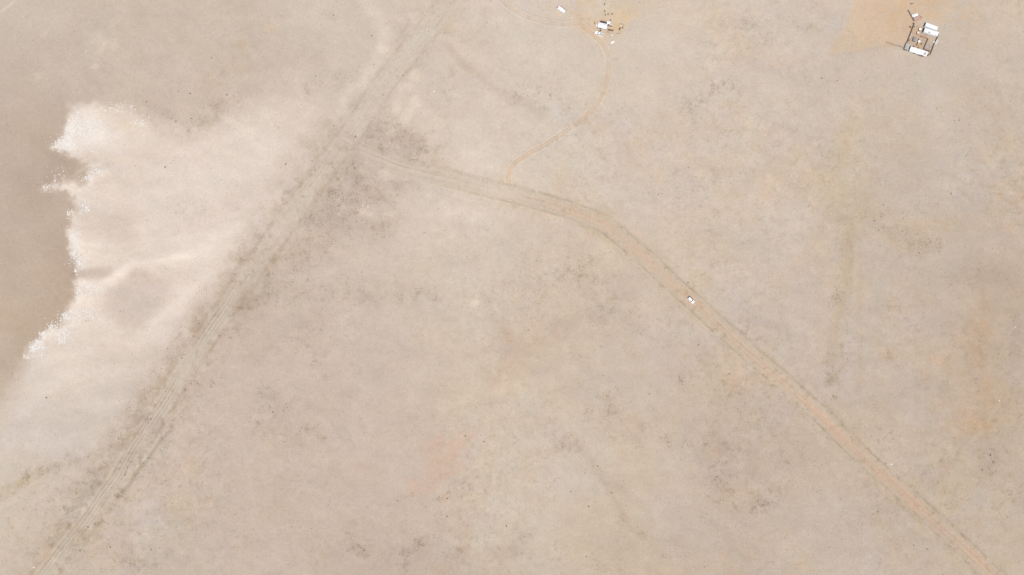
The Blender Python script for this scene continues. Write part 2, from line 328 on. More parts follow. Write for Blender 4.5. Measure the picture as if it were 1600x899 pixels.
    for pts, wd, dc in (([(185, 768), (200, 748), (222, 720), (246, 692), (266, 668)], 2.4, (13, 12, 11)),
                        ([(192, 770), (206, 752), (228, 722), (252, 692), (270, 668)], 3.2, (-15, -16, -17)),  # shadow of the spoil bank, painted along its right side
                        ([(20, 0), (0, 16)], 2.0, (14, 13, 12)),
                        ([(562, -20), (574, 4), (588, 24), (598, 46), (594, 76), (580, 102), (566, 126), (546, 150), (532, 172)], 11, (8, 8, 8)),
                        ([(640, 30), (628, 48), (617, 66)], 1.6, (-8, -9, -9)),
                        ([(708, 0), (692, 22), (677, 43)], 1.6, (-8, -9, -9)),
                        ([(446, 482), (462, 466), (484, 456)], 3, (-5, -5, -6)),
                        ([(440, 527), (466, 530), (482, 543)], 3, (-5, -6, -6)),
                        ([(690, 640), (760, 620), (820, 604)], 8, (4, 3, 1)),
                        ([(895, 675), (925, 720), (945, 752), (962, 780), (985, 815), (1005, 835)], 7, (-3, -4, -5)),
                        ([(1334, 360), (1330, 420), (1328, 480), (1318, 540)], 5.0, (-2, -3, -6)),
                        ([(1326, 565), (1308, 582), (1290, 600)], 4.0, (-6, -7, -11)),
                        ([(1322, 370), (1318, 430), (1312, 490), (1304, 560)], 11, (-4.5, -5.5, -9)),
                        ([(1346, 420), (1344, 500), (1346, 590)], 7, (-2, -3, -5)),
                        ([(1384, 66), (1405, 73), (1414, 76)], 1.6, (-14, -14, -14)),
                        ([(1300, 86), (1340, 80), (1384, 70), (1412, 74)], 3.0, (-3, -4, -3)),
                        ([(1540, 700), (1546, 600), (1536, 480), (1528, 420)], 6.0, (-1, -2, -3))):
        d = seg_dist(wu * 0.25 + u * 0.75, wv * 0.25 + v * 0.75, pts)
        col += np.exp(-(d / wd) ** 2)[..., None] * np.array(dc, float)
        if dc[0] < -4:
            dens += 0.3 * np.exp(-(d / (wd * 1.5)) ** 2)
    # round silted pit at the end of the ditch
    dp = np.hypot(u - 186, v - 771)
    col += (np.exp(-((dp - 6.5) / 1.8) ** 2) * -11 + np.exp(-(dp / 3.0) ** 2) * -14)[..., None] * np.array([1, 1, 1.05])
    # the open worked yard west of the pens has a clean corner
    sy = poly_sd(u + 3 * fbm(u, v, 20, 41, 3), v + 3 * fbm(u, v, 20, 42, 3), [(1334, 4), (1318, 40), (1296, 84), (1330, 82), (1372, 74), (1404, 72), (1414, 76), (1420, 52), (1428, 38), (1448, 32), (1474, 30), (1492, 10), (1500, -30), (1340, -30)])
    col += (sstep(-3, 4, sy) * (1 - 0.55 * sstep(1415, 1470, u)))[..., None] * np.array([6, -2, -11.0])
    # trampled brown floor inside the pens
    sp = poly_sd(u, v, [(1427, 38), (1446, 44), (1444, 50), (1464, 57), (1453, 82), (1447, 88), (1414, 75)])
    col += (sstep(-2, 1, sp) * (0.6 + 0.5 * fbm(u, v, 7, 44, 3)))[..., None] * np.array([-8, -14, -20.0])
    d = np.hypot((u - 1436) / 5, (v - 71) / 4)
    col += np.exp(-d ** 2)[..., None] * np.array([8, -6, -22.0])
    d = np.hypot((u - 1442.5) / 7, (v - 57) / 3.5)
    col += np.exp(-d ** 2)[..., None] * np.array([-6, -14, -16.0])
    d = np.hypot((u - 958) / 12, (v - 45) / 8)
    col += (np.exp(-d ** 2) * (0.7 + 0.6 * fbm(u, v, 5, 45, 2)))[..., None] * np.array([-3, -8, -18.0])
    # blotches and mottling over everything but the mud
    calm = 1 - 0.25 * (1 - sstep(90, 130, u)) 
    calm = calm * (1 - 0.35 * pm)
    n1, n2, n3 = fbm(u, v, 130, 51, 4, 0.55), fbm(u, v, 46, 52, 4, 0.6), fbm(u, v, 15, 53, 3, 0.7)
    east_r = sstep(500, 1100, u)
    col += (calm * (2.6 * n1 + 2.6 * n2 + 2.2 * n3))[..., None] * np.array([1, 1.06, 1.15])
    tint = fbm(u, v, 70, 54, 4, 0.6)
    col += (calm * (0.35 + 0.65 * east_r) * tint)[..., None] * np.array([1.8, -0.6, -3.8])
    zone = np.clip(0.35 + 0.5 * fbm(u, v, 150, 56, 3), 0.05, 1) * (0.3 + 0.7 * np.maximum(east_r, sstep(560, 760, v))) * calm
    lace = fbm(u, v, 10, 57, 4, 0.8)
    col += (zone * 7.5 * lace)[..., None] * np.array([1, 1.06, 1.18])
    chroma = fbm(u, v, 30, 58, 4, 0.75)
    col += (zone * chroma)[..., None] * np.array([2.6, -0.3, -5.5])
    pinky = fbm(u, v, 40, 59, 4, 0.7)
    col += (zone * pinky)[..., None] * np.array([1.0, -2.0, 0.4])
    scrubby = sstep(0.0, 0.9, fbm(u, v, 75, 55, 4, 0.6)) * (0.25 + 0.75 * east_r) * (1 - pm)
    dens += 0.16 * scrubby + 0.012
    dens *= 1 - 0.85 * sstep(-6, 6, 112 - u) * sstep(130, 160, v) * (1 - sstep(590, 620, v))
    dens *= 1 - 0.8 * pm * (1 - np.clip(fr + verge, 0, 1))
    # slow drift of the soil tone across the plain
    num = np.zeros(u.shape + (3,)); den = np.full(u.shape, 0.02)
    for cu, cv, r, g, b in DRIFT:
        w = np.exp(-((wu - cu) ** 2 + (wv - cv) ** 2) / (2 * 130.0 ** 2))
        den += w
        num += w[..., None] * np.array([r, g, b], float)
    col += num / den[..., None] + np.array([1.3, 0.1, -0.2])
    grain_k = np.clip(zone * 0.9 + dens * 1.1, 0.06, 1) * (1 - 0.5 * pm)
    return col, np.clip(dens, 0, 1), grain_k

FLATS = [(945, 40, 60), (1440, 50, 70), (877, 15, 30), (1080, 469, 40)]
def relief(u, v):
    """height of the ground in metres; sits at zero round the homesteads"""
    z = 1.1 * fbm(u, v, 260, 61, 3) + 0.28 * fbm(u, v, 70, 62, 3)
    # low blown dune tongues on the lake bed
    pm = sstep(-20, 60, poly_sd(u, v, PALE))
    d = seg_dist(u, v, [(150, 470), (178, 432), (210, 418), (250, 424)])
    z = z + 1.3 * np.exp(-(d / 15) ** 2) * (0.7 + 0.3 * fbm(u, v, 40, 63, 2))
    z = z - 0.8 * np.exp(-(np.hypot((u - 212) / 34, (v - 468) / 40)) ** 4)
    d = seg_dist(u, v, [(112, 290), (140, 274), (166, 264)])
    z = z + 0.7 * np.exp(-(d / 9) ** 2)
    z = z + pm * 0.22 * fbm(u * 0.6 + v * 0.5, v * 1.3 - u * 0.5, 50, 64, 3)
    # ditch and spoil bank beside the diagonal road
    d = seg_dist(u, v, [(186, 769), (203, 748), (224, 720), (248, 691), (268, 667)])
    z = z + 0.55 * np.exp(-(d / 2.6) ** 2)
    dp = np.hypot(u - 186, v - 771)
    z = z + 0.45 * np.exp(-((dp - 6.5) / 2.0) ** 2) - 0.5 * np.exp(-(dp / 4.0) ** 2)
    for gpts, gw, gd in (([(1334, 350), (1330, 420), (1328, 480), (1320, 540), (1310, 580), (1292, 600)], 3.0, 0.35), ([(895, 675), (925, 720), (945, 752), (962, 780), (985, 815), (1005, 835)], 4.0, 0.12)):
        z = z - gd * np.exp(-(seg_dist(u + 5 * fbm(u, v, 24, 68, 3), v, gpts) / gw) ** 2)
    rc = sstep(14, 30, seg_dist(u, v, ROAD_A)) * sstep(18, 28, seg_dist(u, v, ROAD_B)) * sstep(8, 14, seg_dist(u, v, DRIVE_C))
    z = z + rc * (0.13 * fbm(u, v, 16, 66, 2) + 0.30 * fbm(u, v, 42, 67, 2)) * (1 - 0.7 * sstep(130, 90, u))
    k = np.ones(u.shape)
    for fu, fv, r in FLATS:
        k = k * sstep(r, r * 2.2, np.hypot(u - fu, v - fv))
    k = k * (1 - 0.0 * u)
    out = sstep(0, 900, np.maximum(np.abs(u - U0) - 900, np.abs(v - V0) - 560))
    return z * k * (1 - 0.8 * out)

def ground_z(u, v):
    return float(relief(np.array([float(u)]), np.array([float(v)]))[0])

# ------------------------------------------------------------------ materials
def new_mat(name):
    m = bpy.data.materials.new(name)
    m.use_nodes = True
    nt = m.node_tree
    return m, nt, nt.nodes['Principled BSDF']

def soil_material(name, bump=0.5):
    m, nt, p = new_mat(name)
    N, L = nt.nodes, nt.links
    at = N.new('ShaderNodeAttribute'); at.attribute_name = 'soil'
    geo = N.new('ShaderNodeNewGeometry')
    def noise(scale, detail, rough=0.6):
        n = N.new('ShaderNodeTexNoise')
        n.inputs['Scale'].default_value = scale
        n.inputs['Detail'].default_value = detail
        n.inputs['Roughness'].default_value = rough
        L.new(geo.outputs['Position'], n.inputs['Vector'])
        return n
    def maprange(src, a, b, c, d):
        r = N.new('ShaderNodeMapRange')
        r.inputs['From Min'].default_value = a; r.inputs['From Max'].default_value = b
        r.inputs['To Min'].default_value = c; r.inputs['To Max'].default_value = d
        L.new(src, r.inputs['Value'])
        return r.outputs['Result']
    fine, grit, patch = noise(0.55, 5, 0.7), noise(2.2, 3, 0.7), noise(0.11, 5, 0.65)
    a = maprange(fine.outputs['Fac'], 0.25, 0.75, 0.93, 1.07)
    b = maprange(grit.outputs['Fac'], 0.25, 0.75, 0.93, 1.07)
    c = maprange(patch.outputs['Fac'], 0.25, 0.75, 0.985, 1.015)
    m1 = N.new('ShaderNodeMath'); m1.operation = 'MULTIPLY'; L.new(a, m1.inputs[0]); L.new(b, m1.inputs[1])
    m2 = N.new('ShaderNodeMath'); m2.operation = 'MULTIPLY'; L.new(m1.outputs[0], m2.inputs[0]); L.new(c, m2.inputs[1])
    # pebbles and dung: sparse darker and paler flecks
    vor = N.new('ShaderNodeTexVoronoi'); vor.inputs['Scale'].default_value = 0.5
    L.new(geo.outputs['Position'], vor.inputs['Vector'])
    fl = maprange(vor.outputs['Distance'], 0.10, 0.22, 1.0, 0.0)
    sep = N.new('ShaderNodeSeparateColor'); L.new(vor.outputs['Color'], sep.inputs[0])
    pick = maprange(sep.outputs[0], 0.0, 1.0, -0.26, 0.22)
    m3 = N.new('ShaderNodeMath'); m3.operation = 'MULTIPLY'; L.new(fl, m3.inputs[0]); L.new(pick, m3.inputs[1])
    m4 = N.new('ShaderNodeMath'); m4.operation = 'ADD'; L.new(m2.outputs[0], m4.inputs[0]); L.new(m3.outputs[0], m4.inputs[1])
    mul = N.new('ShaderNodeVectorMath'); mul.operation = 'SCALE'
    L.new(at.outputs['Color'], mul.inputs[0]); L.new(m4.outputs[0], mul.inputs['Scale'])
    # slow hue drift between grey silt and rusty sand
    hue = noise(0.035, 6, 0.7)
    tint = N.new('ShaderNodeMix'); tint.data_type = 'RGBA'
    L.new(maprange(hue.outputs['Fac'], 0.3, 0.7, 0, 1), tint.inputs['Factor'])
    tint.inputs['A'].default_value = (0.992, 1.0, 1.012, 1)
    tint.inputs['B'].default_value = (1.012, 0.998, 0.972, 1)
    # broken cover of litter, gravel and dead grass, with crisp lacy edges where the ground is rough
    lace, lace2 = noise(0.20, 9, 0.78), noise(0.33, 9, 0.8)
    def tinted(src, lo, hi, rgb, prev):
        f = N.new('ShaderNodeMath'); f.operation = 'MULTIPLY'
        L.new(maprange(src, lo, hi, 0, 1), f.inputs[0]); L.new(at.outputs['Alpha'], f.inputs[1])
        k = N.new('ShaderNodeMix'); k.data_type = 'RGBA'
        k.inputs['A'].default_value = (1, 1, 1, 1); k.inputs['B'].default_value = rgb + (1,)
        L.new(f.outputs[0], k.inputs['Factor'])
        q = N.new('ShaderNodeMix'); q.data_type = 'RGBA'; q.blend_type = 'MULTIPLY'; q.inputs['Factor'].default_value = 1.0
        L.new(prev, q.inputs['A']); L.new(k.outputs['Result'], q.inputs['B'])
        return q.outputs['Result']
    litter = tinted(lace.outputs['Fac'], 0.53, 0.60, (0.83, 0.81, 0.76), tint.outputs['Result'])
    litter = tinted(lace2.outputs['Fac'], 0.47, 0.40, (1.09, 1.09, 1.09), litter)
    mm = N.new('ShaderNodeMix'); mm.data_type = 'RGBA'; mm.blend_type = 'MULTIPLY'
    mm.inputs['Factor'].default_value = 1.0
    L.new(mul.outputs[0], mm.inputs['A']); L.new(litter, mm.inputs['B'])
    L.new(mm.outputs['Result'], p.inputs['Base Color'])
    p.inputs['Roughness'].default_value = 0.95
    p.inputs['Specular IOR Level'].default_value = 0.1
    bp = N.new('ShaderNodeBump'); bp.inputs['Strength'].default_value = bump
    bp.inputs['Distance'].default_value = 0.12
    L.new(fine.outputs['Fac'], bp.inputs['Height'])
    L.new(bp.outputs['Normal'], p.inputs['Normal'])
    return m

def plain(name, col, rough=0.7, metal=0.0, var=0.12, scale=3.0, stain=None):
    """a solid finish with procedural wear: mottling at the given scale and an optional stain colour"""
    m, nt, p = new_mat(name)
    N, L = nt.nodes, nt.links
    tc = N.new('ShaderNodeTexCoord')
    n = N.new('ShaderNodeTexNoise'); n.inputs['Scale'].default_value = scale; n.inputs['Detail'].default_value = 5
    L.new(tc.outputs['Object'], n.inputs['Vector'])
    r = N.new('ShaderNodeMix'); r.data_type = 'RGBA'
    r.inputs['A'].default_value = tuple(c * (1 - var) for c in col) + (1,)
    r.inputs['B'].default_value = tuple(min(1, c * (1 + var)) for c in col) + (1,)
    L.new(n.outputs['Fac'], r.inputs['Factor'])
    out = r.outputs['Result']
    if stain:
        n2 = N.new('ShaderNodeTexNoise'); n2.inputs['Scale'].default_value = scale * 0.5; n2.inputs['Detail'].default_value = 6
        L.new(tc.outputs['Object'], n2.inputs['Vector'])
        mr = N.new('ShaderNodeMapRange'); mr.inputs['From Min'].default_value = 0.52; mr.inputs['From Max'].default_value = 0.7
        L.new(n2.outputs['Fac'], mr.inputs['Value'])
        s = N.new('ShaderNodeMix'); s.data_type = 'RGBA'
        L.new(mr.outputs['Result'], s.inputs['Factor']); L.new(out, s.inputs['A'])
        s.inputs['B'].default_value = tuple(stain) + (1,)
        out = s.outputs['Result']
    L.new(out, p.inputs['Base Color'])
    p.inputs['Roughness'].default_value = rough
    p.inputs['Metallic'].default_value = metal
    return m

M = {
 'soil': soil_material('desert_soil', 0.55),
 'road': soil_material('road_soil', 0.35),
 'white_metal': plain('white_painted_metal', (0.66, 0.66, 0.65), 0.55, 0, 0.05, 2.0, (0.52, 0.51, 0.49)),
 'white_roof': plain('white_sheet_roofing', (0.60, 0.60, 0.59), 0.6, 0, 0.06, 1.2, (0.42, 0.43, 0.43)),
 'white_paint': plain('white_car_paint', (0.80, 0.80, 0.80), 0.25, 0, 0.02, 1.0),
 'grey_metal': plain('galvanised_metal', (0.34, 0.31, 0.29), 0.7, 0.0, 0.2, 2.0, (0.18, 0.15, 0.13)),
 'lilac_roof': plain('faded_lilac_grey_roofing', (0.21, 0.185, 0.19), 0.7, 0, 0.15, 2.0),
 'dark_metal': plain('dark_steel', (0.05, 0.05, 0.055), 0.5, 0.3, 0.3, 3.0),
 'black': plain('black_rubber', (0.02, 0.02, 0.02), 0.8, 0, 0.2, 4.0),
 'glass': plain('tinted_glass', (0.015, 0.018, 0.022), 0.35, 0, 0.1, 1.0),
 'rim': plain('alloy_rim', (0.45, 0.45, 0.46), 0.35, 0.6, 0.1, 4.0),
 'old_wood': plain('weathered_boards', (0.18, 0.15, 0.125), 0.9, 0, 0.35, 2.5, (0.09, 0.075, 0.06)),
 'pale_wood': plain('bleached_planks', (0.34, 0.28, 0.24), 0.9, 0, 0.25, 2.5, (0.24, 0.19, 0.16)),
 'red_wood': plain('red_brown_planks', (0.38, 0.23, 0.18), 0.85, 0, 0.2, 3.0, (0.45, 0.34, 0.29)),
 'shingle': plain('dark_brown_shingles', (0.055, 0.042, 0.045), 0.9, 0, 0.3, 4.0),
 'grey_wall': plain('grey_siding', (0.42, 0.42, 0.43), 0.8, 0, 0.15, 2.0),
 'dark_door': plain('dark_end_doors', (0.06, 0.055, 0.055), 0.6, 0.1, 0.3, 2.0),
 'rust': plain('rusted_steel', (0.17, 0.075, 0.04), 0.9, 0, 0.35, 4.0, (0.09, 0.05, 0.035)),
 'red_lamp': plain('red_lens', (0.35, 0.02, 0.02), 0.3, 0, 0.1, 2.0),
 'lamp': plain('clear_lens', (0.6, 0.6, 0.6), 0.2, 0, 0.1, 2.0),
 'tan_tarp': plain('tan_tarpaulin', (0.55, 0.43, 0.31), 0.8, 0, 0.12, 3.0),
 'pale_tarp': plain('pale_tarpaulin', (0.66, 0.63, 0.59), 0.8, 0, 0.08, 3.0),
 'pink': plain('faded_pink_sheet', (0.62, 0.45, 0.43), 0.8, 0, 0.12, 3.0),
 'orange_sand': plain('rust_orange_sand', (0.45, 0.33, 0.21), 0.95, 0, 0.15, 2.0),
 'scrub': plain('dry_scrub', (0.235, 0.20, 0.145), 0.95, 0, 0.3, 0.6, (0.30, 0.26, 0.20)),
 'bush': plain('sagebrush_foliage', (0.15, 0.13, 0.09), 0.95, 0, 0.35, 2.0, (0.20, 0.17, 0.12)),
 'olive': plain('olive_weed_foliage', (0.16, 0.14, 0.045), 0.95, 0, 0.35, 2.0),
 'rock': plain('pale_limestone', (0.70, 0.67, 0.62), 0.9, 0, 0.1, 3.0),
 'salt': plain('salt_crust', (0.54, 0.515, 0.475), 0.9, 0, 0.08, 2.0),
 'brown_hide': plain('dark_brown_drum_paint', (0.10, 0.055, 0.03), 0.8, 0, 0.2, 3.0),
}

# ------------------------------------------------------------------ mesh helpers
col_root = scn.collection

class MB:
    def __init__(self):
        self.v, self.f = [], []
    def add(self, verts, faces):
        o = len(self.v)
        self.v += [tuple(p) for p in verts]
        self.f += [tuple(i + o for i in f) for f in faces]
        return self
    def box(self, c, s, rz=0.0, ry=0.0, rx=0.0):
        x, y, z = s[0] / 2, s[1] / 2, s[2] / 2
        R = Matrix.Rotation(rz, 3, 'Z') @ Matrix.Rotation(ry, 3, 'Y') @ Matrix.Rotation(rx, 3, 'X')
        P = [Vector(c) + R @ Vector(p) for p in ((-x, -y, -z), (x, -y, -z), (x, y, -z), (-x, y, -z), (-x, -y, z), (x, -y, z), (x, y, z), (-x, y, z))]
        return self.add(P, [(3, 2, 1, 0), (4, 5, 6, 7), (0, 1, 5, 4), (1, 2, 6, 5), (2, 3, 7, 6), (3, 0, 4, 7)])
    def cyl(self, a, b, r0, r1=None, n=12):
        r1 = r0 if r1 is None else r1
        a, b = Vector(a), Vector(b)
        d = (b - a).normalized()
        q = d.to_track_quat('Z', 'Y')
        P = []
        for c, r in ((a, r0), (b, r1)):
            for i in range(n):
                t = 2 * math.pi * i / n
                P.append(c + q @ Vector((r * math.cos(t), r * math.sin(t), 0)))
        F = [(i, (i + 1) % n, n + (i + 1) % n, n + i) for i in range(n)]
        F += [tuple(range(n - 1, -1, -1)), tuple(range(n, 2 * n))]
        return self.add(P, F)
    def loft(self, rings, cap=True):
        n = len(rings[0])
        P = [p for r in rings for p in r]
        F = []
        for k in range(len(rings) - 1):
            for i in range(n):
                j = (i + 1) % n
                F.append((k * n + i, k * n + j, (k + 1) * n + j, (k + 1) * n + i))
        if cap:
            F.append(tuple(range(n - 1, -1, -1)))
            F.append(tuple((len(rings) - 1) * n + i for i in range(n)))
        return self.add(P, F)
    def mesh(self, name):
        me = bpy.data.meshes.new(name)
        me.from_pydata(self.v, [], self.f)
        me.update()
        return me

def obj(name, mb, mat, parent=None, smooth=False, bevel=0.0):
    me = mb.mesh(name) if isinstance(mb, MB) else mb
    if isinstance(mb, MB):
        me.materials.append(M[mat])
        if smooth:
            for p in me.polygons:
                p.use_smooth = True
    o = bpy.data.objects.new(name, me)
    col_root.objects.link(o)
    o.parent = parent
    if bevel:
        b = o.modifiers.new('bevel', 'BEVEL'); b.width = bevel; b.segments = 2; b.limit_method = 'ANGLE'
    return o

def tag(o, label, cat, group=None):
    o['label'] = label
    o['category'] = cat
    if group:
        o['group'] = group
    return o

def thing(name, label, cat, u, v, deg=0.0, h=0.0, group=None):
    """an Empty at the base of a thing; u, v is where the photo shows its point at height h; deg turns it anticlockwise"""
    x, y = W(u, v, h)
    o = bpy.data.objects.new(name, None)
    o.empty_display_size = 0.5
    col_root.objects.link(o)
    o.location = (x, y, ground_z(x / S + U0, V0 - y / S))
    o.rotation_euler = (0, 0, math.radians(deg))
    return tag(o, label, cat, group)

def structure(o):
    o['kind'] = 'structure'
    return o

def quick_mesh(name, verts, quads, mat, colours=None, smooth=True, grain=None):
    me = bpy.data.meshes.new(name)
    nv, nf = len(verts), len(quads)
    k = quads.shape[1]
    me.vertices.add(nv); me.loops.add(nf * k); me.polygons.add(nf)
    me.vertices.foreach_set('co', np.ascontiguousarray(verts, np.float32).ravel())
    me.loops.foreach_set('vertex_index', np.ascontiguousarray(quads, np.int32).ravel())
    me.polygons.foreach_set('loop_start', np.arange(0, nf * k, k, dtype=np.int32))
    me.polygons.foreach_set('use_smooth', np.full(nf, smooth))
    if colours is not None:
        a = me.color_attributes.new('soil', 'FLOAT_COLOR', 'POINT')
        c = np.ones((nv, 4), np.float32)
        c[:, :3] = colours
        if grain is not None:
            c[:, 3] = grain
        a.data.foreach_set('color', c.ravel())
    me.update(calc_edges=True)
    me.materials.append(M[mat])
    return me

def grid_quads(nx, ny):
    i = np.arange(nx - 1)[None, :] + nx * np.arange(ny - 1)[:, None]
    i = i.ravel()
    return np.stack([i, i + 1, i + 1 + nx, i + nx], 1)

# ------------------------------------------------------------------ ground: one sheet, fine in view and coarse out to the horizon
def axis(half, cell, far):
    inner = np.arange(-half, half + 1e-6, cell)
    outer = half + np.cumsum(np.geomspace(4, 900, 14))
    return np.concatenate([-outer[::-1], inner, outer])
gx, gy = axis(366, 0.9, 5000), axis(218, 0.9, 5000)
X, Y = np.meshgrid(gx, gy)
GU, GV = (X / S + U0).ravel(), (V0 - Y / S).ravel()
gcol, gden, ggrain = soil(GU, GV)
gz = relief(GU, GV)
gv = np.stack([X.ravel(), Y.ravel(), gz], 1)
ground = bpy.data.objects.new('ground', quick_mesh('ground', gv, grid_quads(len(gx), len(gy)), 'soil', srgb_lin(gcol) / GAIN, True, ggrain))
col_root.objects.link(ground)
structure(ground)

# ------------------------------------------------------------------ dirt roads: crowned ribbons with wheel ruts, feathered into the soil
def ribbon(name, pts, half_m, prof, seed, ncross=27, lift=0.05, step_m=1.1):
    P = catmull([((u - U0) * S, (V0 - v) * S) for u, v in pts], step_m)
    T = np.gradient(P, axis=0)
    T /= np.linalg.norm(T, axis=1)[:, None]
    Nn = np.stack([-T[:, 1], T[:, 0]], 1)
    t = np.linspace(-1, 1, ncross)
    arc = np.concatenate([[0], np.cumsum(np.linalg.norm(np.diff(P, axis=0), axis=1))])
    px = P[:, None, :] + Nn[:, None, :] * (t * half_m)[None, :, None]
    A = np.repeat(arc[:, None], ncross, 1).ravel()
    Tt = np.repeat(t[None, :], len(P), 0).ravel()
    px = px.reshape(-1, 2)
    u, v = px[:, 0] / S + U0, V0 - px[:, 1] / S
    base, _, gk = soil(u, v)
    c, dz = prof(Tt, A, u, v, base, seed)
    endfade = np.clip(np.minimum(A, arc[-1] - A) / 4.0, 0, 1)
    c = base + (c - base) * endfade[:, None]
    z = relief(u, v) + dz + lift * np.clip((1 - np.abs(Tt)) * 5, -1, 1) - 0.09 * (np.abs(Tt) > 0.985)
    vv = np.stack([px[:, 0], px[:, 1], z], 1)
    o = bpy.data.objects.new(name, quick_mesh(name, vv, grid_quads(ncross, len(P))[:, ::-1], 'road', srgb_lin(c) / GAIN, True, np.clip(gk + 0.25, 0, 1)))
    col_root.objects.link(o)
    return structure(o)

def bell(t, c, w):
    return np.exp(-((t - c) / w) ** 2)

def prof_a(t, s, u, v, base, seed):
    """the long diagonal two-lane track: bleached bed, several ruts, scrubby edges"""
    wob = 0.06 * fbm(s / 3, s * 0, 12, 70, 3)
    tt = t + wob
    streak = fbm(s * 0.12, tt * 60, 7, 71, 3)
    fine = fbm(s * 0.25, tt * 150, 9, 72, 2)
    bed = sstep(0.62, 0.20, np.abs(tt + 0.22 * fbm(u, v, 24, 73, 4, 0.65))) * np.clip(0.75 + 0.5 * fbm(u, v, 50, 76, 4), 0.2, 1)
    low = sstep(330, 520, v)
    target = np.array([212, 198, 183.0]) - low[:, None] * np.array([5, 6, 7.0])
    c = base + bed[:, None] * 0.85 * (target - base)
    c += (bed * (3.0 * streak + 2.0 * fine))[:, None] * np.array([1, 1.05, 1.1])
    ruts = bell(tt, -0.30, 0.04) + bell(tt, -0.12, 0.035) + bell(tt, 0.06, 0.04) + 0.8 * bell(tt, 0.22, 0.045)
    c += (ruts * np.clip(0.35 + 1.1 * fbm(s, tt * 40, 34, 74, 4, 0.65), 0, 1.3) * (0.45 + 0.55 * sstep(220, 420, v)))[:, None] * np.array([-15, -16, -16.0])
    edge = bell(tt, -0.56, 0.09) + bell(tt, 0.56, 0.09)
    c += (edge * np.clip(0.5 + 1.2 * fbm(u, v, 20, 75, 4, 0.7), 0, 1.4))[:, None] * np.array([-10, -11, -13.0])
    mix = sstep(1.0, 0.72, np.abs(t))
    c = base + (c - base) * mix[:, None]
    dz = -0.05 * ruts + 0.10 * edge * mix
    return c, dz * mix

def prof_b(t, s, u, v, base, seed):
    """the graded dirt road: rusty wheel lanes between grassy grader berms"""
    tt = t + 0.05 * fbm(s / 3, s * 0, 14, 80, 3)
    streak = fbm(s * 0.10, tt * 50, 7, 81, 3)
    fine = fbm(s * 0.2, tt * 130, 9, 82, 2)
    rough = fbm(u, v, 20, 83, 5, 0.72)
    bed = sstep(0.62, 0.36, np.abs(tt + 0.2 * rough))
    k = sstep(760, 930, u)
    far = sstep(1180, 1400, u)
    target = np.array([211, 195, 179.0]) * (1 - k[:, None]) + k[:, None] * np.array([208, 184, 163.0])
    target = target - far[:, None] * np.array([5, 7, 7.0])
    pale = np.exp(-((u - 778) / 36) ** 2)
    target = target + pale[:, None] * np.array([11, 10, 8.0])
    # shoulders: grey-brown, broad and ragged
    sh = sstep(0.98, 0.74, np.abs(tt + 0.12 * rough)) * sstep(620, 720, u)
    c = base + (sh * 0.8)[:, None] * (np.array([201, 185, 168.0]) + 4 * (1 - k[:, None]) - far[:, None] * np.array([5, 6, 6.0]) + pale[:, None] * 6 - base)
    c = c + (bed * (0.4 + 0.54 * sstep(620, 770, u)) * np.clip(0.85 + 0.5 * fbm(u, v, 30, 86, 4), 0.3, 1.1))[:, None] * (target - c)
    lanes = bell(tt, -0.2, 0.09) + bell(tt, 0.17, 0.09)
    west = sstep(760, 640, u)
    c += ((bell(tt, -0.42, 0.05) + bell(tt, 0.06, 0.05) + bell(tt, 0.46, 0.05)) * west * np.clip(0.5 + fbm(s, tt * 40, 30, 87, 4, 0.7), 0, 1.3))[:, None] * np.array([-11, -12, -13.0])
    c += (lanes * bed * (0.3 + 0.7 * k) * np.clip(0.7 + 0.8 * fbm(s, tt * 20, 60, 85, 3), 0, 1.5))[:, None] * np.array([2, -3, -4.0])
    c += (bed * (3.0 * streak + 2.0 * fine))[:, None] * np.array([1, 1.15, 1.3])
    edge = (bell(tt, -0.76, 0.10) + bell(tt, 0.72, 0.10)) * (0.15 + 0.85 * sstep(700, 860, u))
    rag = np.clip(0.5 + 1.2 * fbm(u, v, 22, 84, 5, 0.75), 0, 1.6)
    c += (edge * rag)[:, None] * np.array([-11, -12, -15.0])
    mix = sstep(1.0, 0.8, np.abs(t))
    c = base + (c - base) * mix[:, None]
    dz = -0.04 * lanes + 0.18 * edge * rag * mix
    return c, dz * mix

def prof_c(t, s, u, v, base, seed):
    """the two-rut driveway: rusty ruts, pale rims"""
    tt = t + 0.04 * fbm(s / 3, s * 0, 14, 90 + seed, 2)
    near = sstep(90, 45, v) * (seed == 1)
    ruts = bell(tt, -0.29, 0.10) + bell(tt, 0.29, 0.10)
    mid = bell(tt, 0.0, 0.5)
    rims = bell(tt, -0.68, 0.12) + bell(tt, 0.68, 0.12)
    c = base + (ruts * (0.8 + 0.4 * fbm(s, tt, 30, 91, 2)))[:, None] * np.array([-1, -13, -22.0])
    c += (mid * (0.6 + 0.6 * near))[:, None] * np.array([1, -4, -9.0])
    c += (rims * np.clip(0.6 + 0.7 * fbm(u, v, 18, 92, 3), 0, 1.2))[:, None] * np.array([9, 8, 3.0])
    if seed == 2:
        c = base + (c - base) * 0.4
    else:
        c = base + (c - base) * (0.85 + 0.35 * sstep(215, 262, v))[:, None]
    mix = sstep(1.0, 0.8, np.abs(t))
    c = base + (c - base) * mix[:, None]
    return c, (-0.05 * ruts + 0.04 * rims) * mix

ribbon('dirt_road', ROAD_A, 12.0, prof_a, 0, 57, 0.05)
ribbon('dirt_road', ROAD_B, 7.0, prof_b, 0, 41, 0.07)
ribbon('driveway', DRIVE_C, 2.9, prof_c, 1, 27, 0.055)
ribbon('track', TRACK_D, 2.6, prof_c, 2, 23, 0.06)

